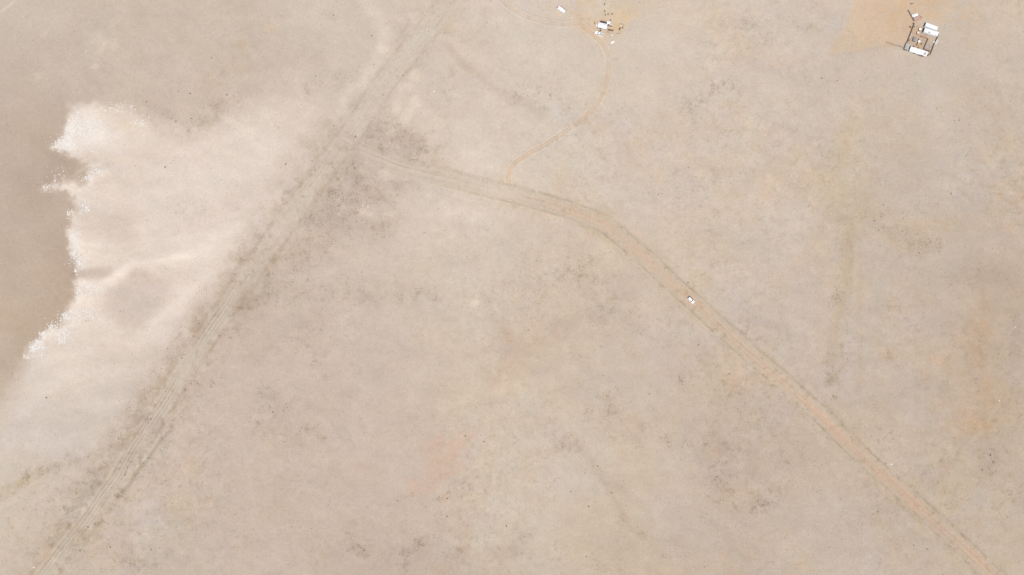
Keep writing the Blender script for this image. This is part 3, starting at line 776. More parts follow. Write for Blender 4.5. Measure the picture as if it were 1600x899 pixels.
# ------------------------------------------------------------------ dry scrub, too many to count: small bunches of blades
def road_clear(u, v):
    k = np.ones(u.shape)
    k *= sstep(4, 11, seg_dist(u, v, ROAD_A))
    k *= sstep(6, 11, seg_dist(u, v, ROAD_B))
    k *= sstep(3, 7, seg_dist(u, v, DRIVE_C))
    k *= sstep(2, 6, seg_dist(u, v, TRACK_D))
    return k

def scrub():
    n = 1500000
    u = rng.uniform(-40, 1640, n); v = rng.uniform(-40, 940, n)
    # nearest ground vertex gives the density
    ix = np.clip(np.searchsorted(gx, (u - U0) * S), 0, len(gx) - 1)
    iy = np.clip(np.searchsorted(gy, (V0 - v) * S), 0, len(gy) - 1)
    d = gden[iy * len(gx) + ix] * np.clip(0.45 + 1.4 * fbm(u, v, 14, 101, 3), 0, 2.0)
    keep = rng.uniform(0, 1, n) < d * 0.42 * np.clip(0.55 + 1.6 * fbm(u, v, 5.5, 102, 2), 0, 2.2) + 0.0025
    u, v = u[keep], v[keep]
    rc = road_clear(u, v)
    keep = rng.uniform(0, 1, len(u)) < rc
    u, v = u[keep], v[keep]
    for fu, fv, ru, rv in ((1438, 55, 34, 40), (945, 40, 32, 26)):
        keep = (np.abs(u - fu) > ru) | (np.abs(v - fv) > rv)
        u, v = u[keep], v[keep]
    m = len(u)
    r = rng.gamma(4, 0.031, m) + 0.065
    z0 = relief(u, v)
    x, y = (u - U0) * S, (V0 - v) * S
    nb = 5
    ph = rng.uniform(0, 2 * math.pi, m)
    V, F = [], []
    for b in range(nb):
        a = ph + 2 * math.pi * b / nb + rng.uniform(-0.4, 0.4, m)
        ln = r * rng.uniform(0.7, 1.3, m)
        wd = 0.62 * r
        ca, sa = np.cos(a), np.sin(a)
        hz = r * rng.uniform(0.5, 1.1, m)
        V.append(np.stack([x - sa * wd * 0.5, y + ca * wd * 0.5, z0 - 0.02], 1))
        V.append(np.stack([x + sa * wd * 0.5, y - ca * wd * 0.5, z0 - 0.02], 1))
        V.append(np.stack([x + ca * ln, y + sa * ln, z0 + hz], 1))
    V = np.stack(V, 1).reshape(-1, 3)
    F = np.arange(len(V)).reshape(-1, 3)
    o = bpy.data.objects.new('dry_scrub', quick_mesh('dry_scrub', V, F, 'scrub', None, False))
    col_root.objects.link(o)
    o['kind'] = 'stuff'
    o['label'] = 'dry brown scrub and bunch grass scattered thinly over the desert floor'
    o['category'] = 'scrub'
    print('SCRUB', m)
scrub()

def salt():
    """broken plates of white salt crust along the shore of the dried lake bed"""
    spots = [(95, 222, 16, 14, 300), (115, 205, 18, 18, 340), (140, 200, 26, 18, 320), (108, 228, 16, 8, 200), (185, 168, 30, 8, 110), (222, 190, 14, 10, 80), (122, 190, 10, 14, 110),
             (92, 276, 20, 12, 130), (72, 292, 8, 8, 60), (135, 278, 16, 5, 130), (152, 268, 12, 5, 120), (132, 326, 10, 10, 120), (108, 335, 10, 10, 120), (116, 372, 8, 12, 210), (114, 400, 9, 14, 260), (122, 412, 8, 8, 120), (106, 412, 8, 2, 40), (117, 423, 3, 4, 30),
             (130, 446, 18, 8, 120), (150, 452, 16, 8, 100), (124, 458, 8, 12, 90), (100, 494, 12, 8, 200), (82, 508, 12, 8, 220), (66, 522, 10, 8, 200), (56, 536, 8, 8, 190), (50, 546, 6, 7, 150), (40, 559, 6, 4, 40), (100, 522, 14, 8, 130), (96, 532, 8, 5, 100), (130, 492, 20, 9, 120), (62, 555, 6, 8, 30), (62, 544, 12, 3, 50), (145, 107, 5, 4, 20), (133, 80, 6, 6, 12)]
    us, vs_ = [], []
    for cu, cv, ru, rv, n in spots:
        us.append(rng.normal(cu, ru * 0.5, n)); vs_.append(rng.normal(cv, rv * 0.5, n))
    u, v = np.concatenate(us), np.concatenate(vs_)
    # keep to the shore and the crust side
    sdp = pale_mask(u, v)[1]
    keep = (sdp > -5) | (rng.uniform(0, 1, len(u)) < 0.25)
    u, v = u[keep], v[keep]
    m = len(u)
    z0 = relief(u, v)
    x, y = (u - U0) * S, (V0 - v) * S
    r = rng.gamma(3, 0.055, m) + 0.06
    ph = rng.uniform(0, 6.28, m)
    n = 6
    V = [np.stack([x, y, z0 + 0.05 + 0.12 * r], 1)]
    for k in range(n):
        a = ph + k * 2 * math.pi / n
        rr = r * rng.uniform(0.6, 1.25, m)
        V.append(np.stack([x + rr * np.cos(a), y + rr * np.sin(a), z0 - 0.01 + 0.03 * rng.uniform(0, 1, m)], 1))
    V = np.stack(V, 1).reshape(-1, 3)
    base = (np.arange(m) * (n + 1))[:, None, None]
    tri = np.array([[0, 1 + k, 1 + (k + 1) % n] for k in range(n)])[None]
    F = (base + tri).reshape(-1, 3)
    o = bpy.data.objects.new('salt_crust', quick_mesh('salt_crust', V, F, 'salt', None, False))
    col_root.objects.link(o)
    o['kind'] = 'stuff'
    o['label'] = 'crumbled white salt crust along the shore of the pale dry lake bed'
    o['category'] = 'salt crust'
salt()

# ------------------------------------------------------------------ vehicles
def wheel(parent, x, y, r=0.36, w=0.24):
    s = 1 if y > 0 else -1
    t = obj('wheel', MB().cyl((x, y - w / 2, r), (x, y + w / 2, r), r, n=18), 'black', parent, bevel=0.03)
    obj('rim', MB().cyl((x, y + s * (w / 2 - 0.02), r), (x, y + s * (w / 2 + 0.015), r), r * 0.6, r * 0.52, n=14), 'rim', t)

def rrect(x, hw, z0, z1, ch, slope=0.0):
    """one cross-section of a car body: chamfered, wider in the middle"""
    return [Vector(p) for p in ((x, -hw + ch, z0), (x, hw - ch, z0), (x, hw, z0 + ch), (x, hw, z1 - ch * 1.3 - slope), (x, hw - ch * 1.1, z1), (x, -hw + ch * 1.1, z1), (x, -hw, z1 - ch * 1.3 - slope), (x, -hw, z0 + ch))]

def lower_body(L, hw, deck, z0=0.28):
    """loft along x from tail (-L/2) to nose (L/2); deck: list of (x fraction, top z, width factor)"""
    return [rrect(f * L / 2, hw * k, z0 if abs(f) < 0.97 else z0 + 0.1, z, 0.10) for f, z, k in deck]

def greenhouse(x0, x1, x2, x3, hw0, hw1, zb, zt):
    """cab: base from x0 (rear) to x3 (front), roof from x1 to x2"""
    return dict(b=[(x0, -hw0, zb), (x3, -hw0, zb), (x3, hw0, zb), (x0, hw0, zb)], t=[(x1, -hw1, zt), (x2, -hw1, zt), (x2, hw1, zt), (x1, hw1, zt)])

def inset(quad, k, off):
    q = [Vector(p) for p in quad]
    c = sum(q, Vector()) / 4
    n = (q[1] - q[0]).cross(q[2] - q[1]).normalized()
    return [c + (p - c) * k + n * off for p in q]

def cab(parent, g, roof_bulge=0.04):
    b, t = [Vector(p) for p in g['b']], [Vector(p) for p in g['t']]
    mid = sum(t, Vector()) / 4 + Vector((0, 0, roof_bulge))
    m = MB().add(b + t + [mid], [(0, 1, 5, 4), (1, 2, 6, 5), (2, 3, 7, 6), (3, 0, 4, 7), (4, 5, 8), (5, 6, 8), (6, 7, 8), (7, 4, 8)])
    c = obj('cab', m, 'white_paint', parent)
    def pane(name, quad, k=0.86):
        a = inset(quad, k, 0.004); d = inset(quad, k, 0.022)
        obj(name, MB().loft([a, d]), 'glass', c)
    pane('windshield', [b[1], b[2], t[2], t[1]], 0.9)
    pane('rear_window', [b[3], b[0], t[0], t[3]], 0.88)
    for i, j in ((0, 1), (2, 3)):
        q = [b[i], b[j], t[j], t[i]]
        h0, h1 = (q[0] + q[1]) / 2, (q[2] + q[3]) / 2
        pane('side_window', [q[0], h0, h1, q[3]], 0.82)
        pane('side_window', [h0, q[1], q[2], h1], 0.82)
    return c

def make_suv(root):
    L, hw = 5.1, 0.98
    deck = [(-1.0, 0.90, 0.86), (-0.95, 1.02, 0.95), (-0.6, 1.06, 1.0), (0.0, 1.06, 1.0), (0.36, 1.05, 1.0), (0.5, 1.02, 0.99), (0.8, 0.98, 0.97), (0.94, 0.90, 0.93), (1.0, 0.74, 0.84)]
    obj('body', MB().loft(lower_body(L, hw, deck)), 'white_paint', root, bevel=0.04)
    cab(root, greenhouse(-2.42, -1.92, 0.42, 1.22, 0.93, 0.74, 1.03, 1.74))
    for s in (-1, 1):
        wheel(root, -1.52, s * 0.86); wheel(root, 1.55, s * 0.86)
        obj('headlight', MB().box((2.42, s * 0.66, 0.80), (0.22, 0.34, 0.15)), 'lamp', root, bevel=0.03)
        obj('tail_light', MB().box((-2.49, s * 0.76, 0.86), (0.14, 0.18, 0.26)), 'red_lamp', root, bevel=0.02)
        obj('mirror', MB().box((0.86, s * 1.06, 1.12), (0.16, 0.2, 0.15)), 'white_paint', root, bevel=0.03)
        obj('roof_rail', MB().cyl((-1.7, s * 0.66, 1.79), (0.3, s * 0.66, 1.79), 0.022, n=8), 'dark_metal', root)
    obj('grille', MB().box((2.53, 0, 0.66), (0.06, 0.9, 0.2)), 'dark_metal', root)
    obj('bumper', MB().box((2.47, 0, 0.44), (0.22, 1.7, 0.2)), 'dark_metal', root, bevel=0.05)
    obj('bumper', MB().box((-2.5, 0, 0.48), (0.2, 1.72, 0.2)), 'dark_metal', root, bevel=0.05)

def make_pickup(root):
    L, hw = 5.5, 0.99
    deck = [(-0.06, 1.10, 1.0), (0.34, 1.10, 1.0), (0.48, 1.08, 0.99), (0.86, 1.04, 0.97), (0.96, 0.96, 0.93), (1.0, 0.78, 0.86)]
    obj('body', MB().loft(lower_body(L, hw, deck)), 'white_paint', root, bevel=0.04)
    cab(root, greenhouse(-0.28, -0.02, 0.82, 1.46, 0.93, 0.74, 1.08, 1.80))
    bed = MB()
    bed.box((-1.45, 0, 0.55), (2.55, 1.92, 0.3))
    for s in (-1, 1):
        bed.box((-1.45, s * 0.92, 0.9), (2.55, 0.14, 0.5))
    bed.box((-0.24, 0, 0.9), (0.1, 1.7, 0.44))
    b = obj('bed', bed, 'white_paint', root)
    obj('bed_liner', MB().box((-1.48, 0, 0.715), (2.3, 1.66, 0.02)), 'grey_metal', b)
    obj('tailgate', MB().box((-2.71, 0, 0.82), (0.09, 1.68, 0.52)), 'white_paint', root)
    for s in (-1, 1):
        wheel(root, -1.6, s * 0.87, 0.38); wheel(root, 1.7, s * 0.87, 0.38)
        obj('headlight', MB().box((2.64, s * 0.7, 0.86), (0.16, 0.3, 0.18)), 'lamp', root, bevel=0.03)
        obj('tail_light', MB().box((-2.72, s * 0.9, 0.86), (0.08, 0.12, 0.32)), 'red_lamp', root)
        obj('mirror', MB().box((1.05, s * 1.08, 1.2), (0.16, 0.22, 0.2)), 'dark_metal', root, bevel=0.03)
    obj('bumper', MB().box((2.66, 0, 0.5), (0.2, 1.76, 0.2)), 'dark_metal', root, bevel=0.04)

car = thing('parked_car', 'white car on the rusty dirt road, right of the middle of the picture', 'car', 1079.6, 469.0, -43, 1.0)
make_suv(car)
car.location.z += 0.08
truck = thing('pickup_truck', 'white pickup truck parked in front of the small white cabin', 'pickup', 937.0, 53.0, 158, 1.0)
make_pickup(truck)

def make_camper(root):
    L, Wd, z0, z1 = 5.4, 2.0, 0.45, 2.6
    def ring(x, zt, zb):
        hw = Wd / 2
        return [Vector(p) for p in ((x, -hw, zb), (x, hw, zb), (x, hw, zt - 0.16), (x, hw - 0.2, zt), (x, -hw + 0.2, zt), (x, -hw, zt - 0.16))]
    obj('body', MB().loft([ring(-2.7, 2.2, 0.7), ring(-2.5, 2.5, 0.45), ring(-1.2, 2.62, 0.45), ring(1.4, 2.62, 0.45), ring(2.5, 2.45, 0.45), ring(2.7, 1.9, 0.75)]), 'white_metal', root, bevel=0.03)
    obj('tongue', MB().cyl((2.6, 0.6, 0.45), (3.75, 0, 0.45), 0.05, n=8).cyl((2.6, -0.6, 0.45), (3.75, 0, 0.45), 0.05, n=8).cyl((3.75, 0, 0), (3.75, 0, 0.7), 0.05, n=8), 'dark_metal', root)
    obj('gas_bottle', MB().cyl((3.0, 0.16, 0.5), (3.0, 0.16, 1.0), 0.15).cyl((3.0, 0.16, 1.0), (3.0, 0.16, 1.08), 0.15, 0.05), 'dark_metal', root)
    obj('gas_bottle', MB().cyl((3.0, -0.18, 0.5), (3.0, -0.18, 1.0), 0.15).cyl((3.0, -0.18, 1.0), (3.0, -0.18, 1.08), 0.15, 0.05), 'dark_metal', root)
    obj('roof_vent', MB().box((0.9, 0, 2.66), (0.4, 0.4, 0.1)), 'white_metal', root, bevel=0.02)
    obj('air_conditioner', MB().box((-0.8, 0, 2.72), (0.8, 0.6, 0.22)), 'white_metal', root, bevel=0.05)
    for s in (-1, 1):
        wheel(root, -0.5, s * 0.92, 0.33, 0.2)
        obj('window', MB().box((1.2, s * 1.0, 1.7), (0.9, 0.03, 0.5)), 'glass', root)
        obj('window', MB().box((-1.5, s * 1.0, 1.7), (0.8, 0.03, 0.5)), 'glass', root)
    obj('door', MB().box((0.2, -1.005, 1.35), (0.65, 0.03, 1.7)), 'grey_wall', root)

camper = thing('camper_trailer', 'white camper trailer standing alone left of the small white cabin', 'trailer', 877.6, 14.6, 144, 2.6)
make_camper(camper)

def make_box_trailer(root, L, Wd, h, extra):
    z0 = 0.55
    obj('body', MB().box((0, 0, (z0 + h) / 2), (L, Wd, h - z0)), 'white_metal', root, bevel=0.05)
    obj('roof', MB().loft([[Vector((x, -Wd / 2 - 0.02, h + 0.004)), Vector((x, Wd / 2 + 0.02, h + 0.004)), Vector((x, Wd / 2 + 0.02, h + 0.03)), Vector((x, 0, h + 0.1)), Vector((x, -Wd / 2 - 0.02, h + 0.03))] for x in (-L / 2 - 0.02, 0, L / 2 + 0.02)]), 'white_roof', root)
    for s in (-1, 1):
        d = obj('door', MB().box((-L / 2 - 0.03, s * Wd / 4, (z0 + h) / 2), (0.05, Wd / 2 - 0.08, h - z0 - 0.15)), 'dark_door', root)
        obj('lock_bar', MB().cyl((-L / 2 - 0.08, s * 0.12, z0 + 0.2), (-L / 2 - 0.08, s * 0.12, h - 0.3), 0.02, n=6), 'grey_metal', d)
        for k in (-1, 1):
            wheel(root, -L * 0.18 + k * 0.45, s * (Wd / 2 - 0.14), 0.4, 0.22)
    for i in range(int(L / 0.6)):
        x = -L / 2 + 0.3 + i * 0.6
        obj('side_rib', MB().box((x, -Wd / 2 - 0.012, (z0 + h) / 2), (0.05, 0.03, h - z0 - 0.1)), 'grey_wall', root)
    obj('hitch', MB().box((L / 2 + 0.5, 0, 0.5), (1.1, 0.16, 0.14)).cyl((L / 2 + 0.9, 0, 0), (L / 2 + 0.9, 0, 0.5), 0.05, n=8), 'dark_metal', root)
    if extra:
        obj('roof_hatch', MB().box((-1.2, -0.62, h + 0.08), (1.5, 0.34, 0.08), 0.05), 'dark_metal', root)
        obj('roof_hatch', MB().box((3.3, -1.0, h + 0.06), (0.7, 0.3, 0.08)), 'grey_metal', root)

t = thing('box_trailer', 'long white box trailer closest to the pens, beside its shorter twin', 'trailer', 1455.2, 50.2, -17.5, 2.8)
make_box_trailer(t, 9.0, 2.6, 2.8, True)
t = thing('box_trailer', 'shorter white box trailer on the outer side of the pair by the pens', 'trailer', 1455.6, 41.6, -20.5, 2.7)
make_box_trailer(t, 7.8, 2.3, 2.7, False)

# ------------------------------------------------------------------ buildings
def make_shed(root, L, Wd, h0, h1, roof_mat, wall_mat, door=True, ribs=True, over=0.15):
    """lean-to: roof rises from y- to y+"""
    a, b = L / 2, Wd / 2
    w = MB().add([(-a, -b, 0), (a, -b, 0), (a, b, 0), (-a, b, 0), (-a, -b, h0), (a, -b, h0), (a, b, h1), (-a, b, h1)], [(0, 1, 5, 4), (1, 2, 6, 5), (2, 3, 7, 6), (3, 0, 4, 7), (4, 5, 6, 7)])
    obj('wall', w, wall_mat, root)
    sl = (h1 - h0) / Wd
    n = max(2, int(L / 0.9))
    for i in range(n):
        x0 = -a - over + (L + 2 * over) * i / n
        x1 = -a - over + (L + 2 * over) * (i + 1) / n - 0.015
        y0, y1 = -b - over, b + over
        z0, z1 = h0 - over * sl + 0.02 + 0.006 * (i % 2), h1 + over * sl + 0.02 + 0.006 * (i % 2)
        P = [Vector((x0, y0, z0)), Vector((x1, y0, z0)), Vector((x1, y1, z1)), Vector((x0, y1, z1))]
        m = MB().loft([P, [p + Vector((0, 0, 0.035)) for p in P]])
        if ribs:
            xm = (x0 + x1) / 2
            for xr in (x0 + 0.04, xm):
                Q = [Vector((xr - 0.02, y0, z0 + 0.036)), Vector((xr + 0.02, y0, z0 + 0.036)), Vector((xr + 0.02, y1, z1 + 0.036)), Vector((xr - 0.02, y1, z1 + 0.036))]
                m.loft([Q, [p + Vector((0, 0, 0.03)) for p in Q]])
        obj('roof_panel', m, roof_mat, root)
    if door:
        obj('door', MB().box((0.0, -b - 0.02, 0.5 * min(1.9, h0 * 0.85)), (min(0.9, L * 0.4), 0.04, min(1.9, h0 * 0.85))), 'old_wood', root)

def make_cabin(root):
    L, Wd, h, r = 5.4, 2.9, 2.4, 0.28
    a, b = L / 2, Wd / 2
    obj('wall', MB().add([(-a, -b, 0), (a, -b, 0), (a, b, 0), (-a, b, 0), (-a, -b, h), (a, -b, h), (a, b, h), (-a, b, h), (-a, 0, h + r), (a, 0, h + r)],
        [(0, 1, 5, 4), (1, 2, 6, 9, 5), (2, 3, 7, 6), (3, 0, 4, 8, 7)]), 'grey_wall', root)
    n = 6
    for s in (-1, 1):
        for i in range(n):
            x0 = -a - 0.15 + (L + 0.3) * i / n
            x1 = x0 + (L + 0.3) / n - 0.012
            P = [Vector((x0, 0, h + r + 0.03)), Vector((x1, 0, h + r + 0.03)), Vector((x1, s * (b + 0.15), h - 0.01)), Vector((x0, s * (b + 0.15), h - 0.01))]
            if s > 0:
                P = P[::-1]
            m = MB().loft([P, [p + Vector((0, 0, 0.035)) for p in P]])
            m.box((x0 + 0.03, s * (b + 0.15) / 2, h + r / 2 + 0.07), (0.03, b + 0.1, 0.03), 0, 0, -s * math.atan2(r + 0.04, b + 0.15))
            obj('roof_panel', m, 'white_roof', root)
    obj('ridge_cap', MB().box((0, 0, h + r + 0.085), (L + 0.3, 0.22, 0.03)), 'white_roof', root)
    # dark shingled porch roof on the back, lower than the main roof
    pr = obj('porch_roof', MB().loft([[Vector((-2.1, b + 0.16, h - 0.12)), Vector((2.1, b + 0.16, h - 0.12)), Vector((2.1, b + 1.35, h - 0.42)), Vector((-2.1, b + 1.35, h - 0.42))][::-1],
        [Vector((-2.1, b + 0.16, h - 0.06)), Vector((2.1, b + 0.16, h - 0.06)), Vector((2.1, b + 1.35, h - 0.36)), Vector((-2.1, b + 1.35, h - 0.36))][::-1]]), 'shingle', root)
    for i in range(6):
        y = b + 0.3 + i * 0.19
        obj('shingle_row', MB().box((0, y, h - 0.06 - (y - b - 0.16) * 0.252 + 0.015), (4.22, 0.2, 0.02), 0, 0, -0.3), 'shingle', pr)
    for x in (-2.0, 0, 2.0):
        obj('post', MB().box((x, b + 1.25, (h - 0.42) / 2), (0.12, 0.12, h - 0.42)), 'old_wood', root)
    obj('door', MB().box((-0.9, -b - 0.025, 1.0), (0.9, 0.05, 2.0)), 'old_wood', root)
    for x in (0.6, 1.9):
        w = obj('window', MB().box((x, -b - 0.02, 1.5), (0.8, 0.04, 0.8)), 'glass', root)
        obj('lintel', MB().box((x, -b - 0.03, 1.94), (0.96, 0.06, 0.08)), 'white_metal', w)
        obj('sill', MB().box((x, -b - 0.03, 1.06), (0.96, 0.06, 0.08)), 'white_metal', w)
    obj('stove_pipe', MB().cyl((1.2, 0.7, h), (1.2, 0.7, h + 0.9), 0.09), 'grey_metal', root)

cab_ = thing('cabin', 'small cabin with white sheet roof and dark shingled porch roof at its back', 'cabin', 941.6, 40.2, -13, 2.5)
make_cabin(cab_)
t = thing('shed', 'tiny white-roofed shed at the right rear corner of the small cabin', 'shed', 951.2, 35.8, -13, 2.0)
make_shed(t, 1.9, 1.4, 1.9, 2.1, 'white_roof', 'grey_wall')

t = thing('long_shed', 'long low shed with dirty white roof along the lower fence of the pens', 'shed', 1431.2, 79.4, -18, 2.3)
make_shed(t, 7.3, 2.7, 2.1, 2.45, 'white_roof', 'grey_wall')
t = thing('shed', 'square white-roofed shed with brown tarp in the lower right corner of the pens', 'shed', 1444.2, 83.4, -24, 2.0)
make_shed(t, 3.6, 2.7, 1.9, 2.1, 'white_roof', 'grey_wall', False)
x = obj('tarp', MB().add([(-0.2, -1.0, 2.02), (1.1, -0.9, 2.04), (1.2, 0.3, 2.14), (0.5, 0.7, 2.2), (-0.4, 0.1, 2.12), (-0.2, -1.0, 2.06), (1.1, -0.9, 2.08), (1.2, 0.3, 2.18), (0.5, 0.7, 2.24), (-0.4, 0.1, 2.16)], [(9, 5, 6, 7, 8), (4, 3, 2, 1, 0), (0, 1, 6, 5), (1, 2, 7, 6), (2, 3, 8, 7), (3, 4, 9, 8), (4, 0, 5, 9)]), 'pale_wood', None)
x.location, x.rotation_euler = t.location, t.rotation_euler
x.location.z += 0.05
tag(x, 'crumpled brown tarp on the square white shed roof in the pens', 'tarp')
t = thing('corner_shed', 'grey metal shed in the lower left corner of the pens', 'shed', 1417.6, 73.0, -17, 2.0)
make_shed(t, 2.2, 3.6, 1.8, 2.0, 'grey_metal', 'dark_door')
t = thing('animal_shelter', 'small shelter with faded lilac-grey roof inside the pens', 'shelter', 1429.3, 61.4, -18, 1.5)
make_shed(t, 1.6, 2.2, 1.3, 1.5, 'lilac_roof', 'dark_door')
t = thing('hutch', 'small hutch with white top near the trailers by the pens', 'hutch', 1437.8, 45.6, -20, 1.3)
make_shed(t, 1.2, 1.3, 1.2, 1.3, 'white_metal', 'dark_door', True, False, 0.05)
t = thing('hutch', 'small hutch with faded pink top inside the pens', 'hutch', 1434.8, 51.4, -20, 1.3)
make_shed(t, 1.2, 1.2, 1.2, 1.3, 'pink', 'dark_door', True, False, 0.05)

# ------------------------------------------------------------------ fences
def polyline_xy(pts):
    return [Vector((*W(u, v), 0)) for u, v in pts]

def board_fence(name, label, pts, height, board_mat='old_wood', spacing=2.4, rails=0, thick=0.06, post_r=0.08):
    P = polyline_xy(pts)
    root = bpy.data.objects.new(name, None)
    root.empty_display_size = 0.5
    col_root.objects.link(root)
    root.location = P[0]
    tag(root, label, 'fence')
    for i in range(len(P) - 1):
        a, b = P[i] - P[0], P[i + 1] - P[0]
        d = b - a
        n = max(1, round(d.length / spacing))
        rz = math.atan2(d.y, d.x)
        for k in range(n + (i == len(P) - 2)):
            q = a + d * (k / n)
            obj('post', MB().cyl((q.x, q.y, -0.1), (q.x, q.y, height + random.uniform(0.05, 0.2)), post_r, post_r * 0.9, 8), board_mat, root)
        for k in range(n):
            c = a + d * ((k + 0.5) / n)
            ln = d.length / n
            if rails:
                for r in range(rails):
                    z = height * (r + 1) / rails - 0.12
                    obj('rail', MB().box((c.x, c.y, z + random.uniform(-.04, .04)), (ln * 1.02, thick, 0.14), rz, random.uniform(-.03, .03)), board_mat, root)
            else:
                h = height * random.uniform(0.88, 1.05)
                for r in range(3):
                    obj('board', MB().box((c.x, c.y, h * (r + 0.5) / 3 + 0.04), (ln * 0.99, thick * random.uniform(.9, 1.3), h / 3 - 0.03), rz + random.uniform(-.02, .02)), board_mat, root)
    return root

board_fence('board_fence', 'dark board fence along the left side of the pens', [(1427, 38), (1424, 46), (1419.5, 58), (1417, 64), (1413.5, 75)], 1.9, thick=0.25)
board_fence('board_fence', 'dark board fence along the lower side of the pens, bending round the corner', [(1413.5, 76), (1420, 80), (1425, 82), (1433, 86), (1440, 88.8), (1447, 88.6), (1452, 86.2), (1454, 82)], 1.5, thick=0.22)
board_fence('board_fence', 'dark board fence along the right side of the pens', [(1454, 81), (1458, 70), (1462.5, 61), (1465, 55)], 1.7, thick=0.22)
board_fence('pen_fence', 'short fence dividing the pens beside the lilac-grey shelter', [(1434.5, 62), (1431.5, 71.5)], 1.4, thick=0.2)
board_fence('pen_fence', 'short fence across the pens between the trailers and the white tank', [(1437, 57.5), (1448.3, 61)], 1.2, rails=3, thick=0.14)
board_fence('pen_fence', 'dark fence between the white tank and the plank deck', [(1448.5, 62), (1442, 77)], 1.5, thick=0.25)
board_fence('pen_fence', 'fence along the lower edge of the plank deck in the pens', [(1442.5, 77.8), (1453, 81.4)], 1.4, thick=0.22)
board_fence('pole_fence', 'brown pole fence running up from the pens beside the flatbed trailer', [(1418, 17), (1422.5, 25), (1427.3, 33.5)], 1.3, rails=3, thick=0.2)
board_fence('wire_fence', 'thin fence trailing off to the left of the pens', [(1385, 66.5), (1395, 70), (1405, 73), (1413, 76)], 1.1, rails=2, thick=0.04, spacing=3.0, post_r=0.06)

# ------------------------------------------------------------------ smaller things by the pens
t = thing('plank_deck', 'square deck of bleached planks in the right corner of the pens', 'deck', 1450.6, 71.5, -18, 0.3)
for i in range(14):
    y = -1.9 + i * 0.28
    obj('plank', MB().box((random.uniform(-.05, .05), y, 0.3 + 0.006 * (i % 2)), (3.5, 0.25, 0.05), random.uniform(-.01, .01)), 'pale_wood', t)
for x in (-1.5, 0, 1.5):
    obj('joist', MB().box((x, -0.08, 0.135), (0.12, 4.0, 0.27)), 'old_wood', t)

def lathe(prof, n=20):
    return MB().loft([[Vector((r * math.cos(2 * math.pi * i / n), r * math.sin(2 * math.pi * i / n), z)) for i in range(n)] for r, z in prof])

def tank(name, label, u, v, r, h, mat, lid, cat='tank'):
    t = thing(name, label, cat, u, v, random.uniform(0, 90), h)
    obj('body', lathe([(r, 0), (r, h * 0.3), (r * 1.03, h * 0.33), (r, h * 0.36), (r, h * 0.64), (r * 1.03, h * 0.67), (r, h * 0.7), (r, h * 0.93), (r * 0.9, h)]), mat, t)
    obj('lid', lathe([(r * 0.35, h), (r * 0.35, h + 0.06), (r * 0.28, h + 0.09)], 12), lid, t)
    return t
tank('water_tank', 'round white water tank in the middle of the pens', 1436.6, 64.6, 0.75, 1.5, 'white_metal', 'white_metal')
tank('steel_drum', 'dark brown drum right of the round white tank in the pens', 1440.2, 68.6, 0.32, 0.9, 'brown_hide', 'dark_metal', 'drum')
tank('steel_drum', 'dark drum against the long white shed, below the lilac-grey shelter', 1428.2, 72.6, 0.32, 0.8, 'dark_metal', 'rust', 'drum')
tank('steel_drum', 'rusty drum against the long white shed, below the white tank', 1435.2, 74.8, 0.32, 0.8, 'rust', 'dark_metal', 'drum')
tank('steel_drum', 'rusty drum beside the left fence of the pens', 1420.8, 62.8, 0.3, 0.8, 'rust', 'dark_metal', 'drum')

def trough(label, u, v, deg, L, mat):
    t = thing('feed_trough', label, 'trough', u, v, deg, 0.5)
    o, i = [(-L / 2, -0.32), (L / 2, -0.32), (L / 2, 0.32), (-L / 2, 0.32)], [(-L / 2 + 0.05, -0.26), (L / 2 - 0.05, -0.26), (L / 2 - 0.05, 0.26), (-L / 2 + 0.05, 0.26)]
    V = [(x * 0.95, y * 0.8, 0.08) for x, y in o] + [(x, y, 0.5) for x, y in o] + [(x, y, 0.5) for x, y in i] + [(x * 0.95, y * 0.8, 0.36) for x, y in i]
    F = [(3, 2, 1, 0), (12, 13, 14, 15)]
    for k in range(4):
        j = (k + 1) % 4
        F += [(k, j, 4 + j, 4 + k), (4 + k, 4 + j, 8 + j, 8 + k), (8 + k, 8 + j, 12 + j, 12 + k)]
    obj('basin', MB().add(V, F), mat, t)
    for x in (-L * 0.35, L * 0.35):
        obj('skid', MB().box((x, 0, 0.035), (0.1, 0.6, 0.07)), 'old_wood', t)
trough('long white trough inside the left fence of the pens', 1422.8, 55.0, 67, 2.9, 'white_metal')
trough('short white trough inside the right fence of the pens', 1459.4, 65.6, 70, 1.2, 'white_metal')

def leaning_panel(label, u, v, deg, L, h, mat):
    t = thing('metal_panel', label, 'panel', u, v, deg)
    obj('sheet', MB().box((0, 0, h / 2), (L, 0.03, h / math.cos(0.75)), 0, 0, 0.75), mat, t)
    for k in range(4):
        obj('rib', MB().box((-L / 2 + 0.2 + k * (L - 0.4) / 3, -0.035, h / 2 + 0.01), (0.05, 0.03, h / math.cos(0.75) * 0.98), 0, 0, 0.75), mat, t)
leaning_panel('pale sheet panel leaning on the outside of the right fence of the pens', 1462.8, 66.2, 66, 3.0, 0.9, 'pale_tarp')

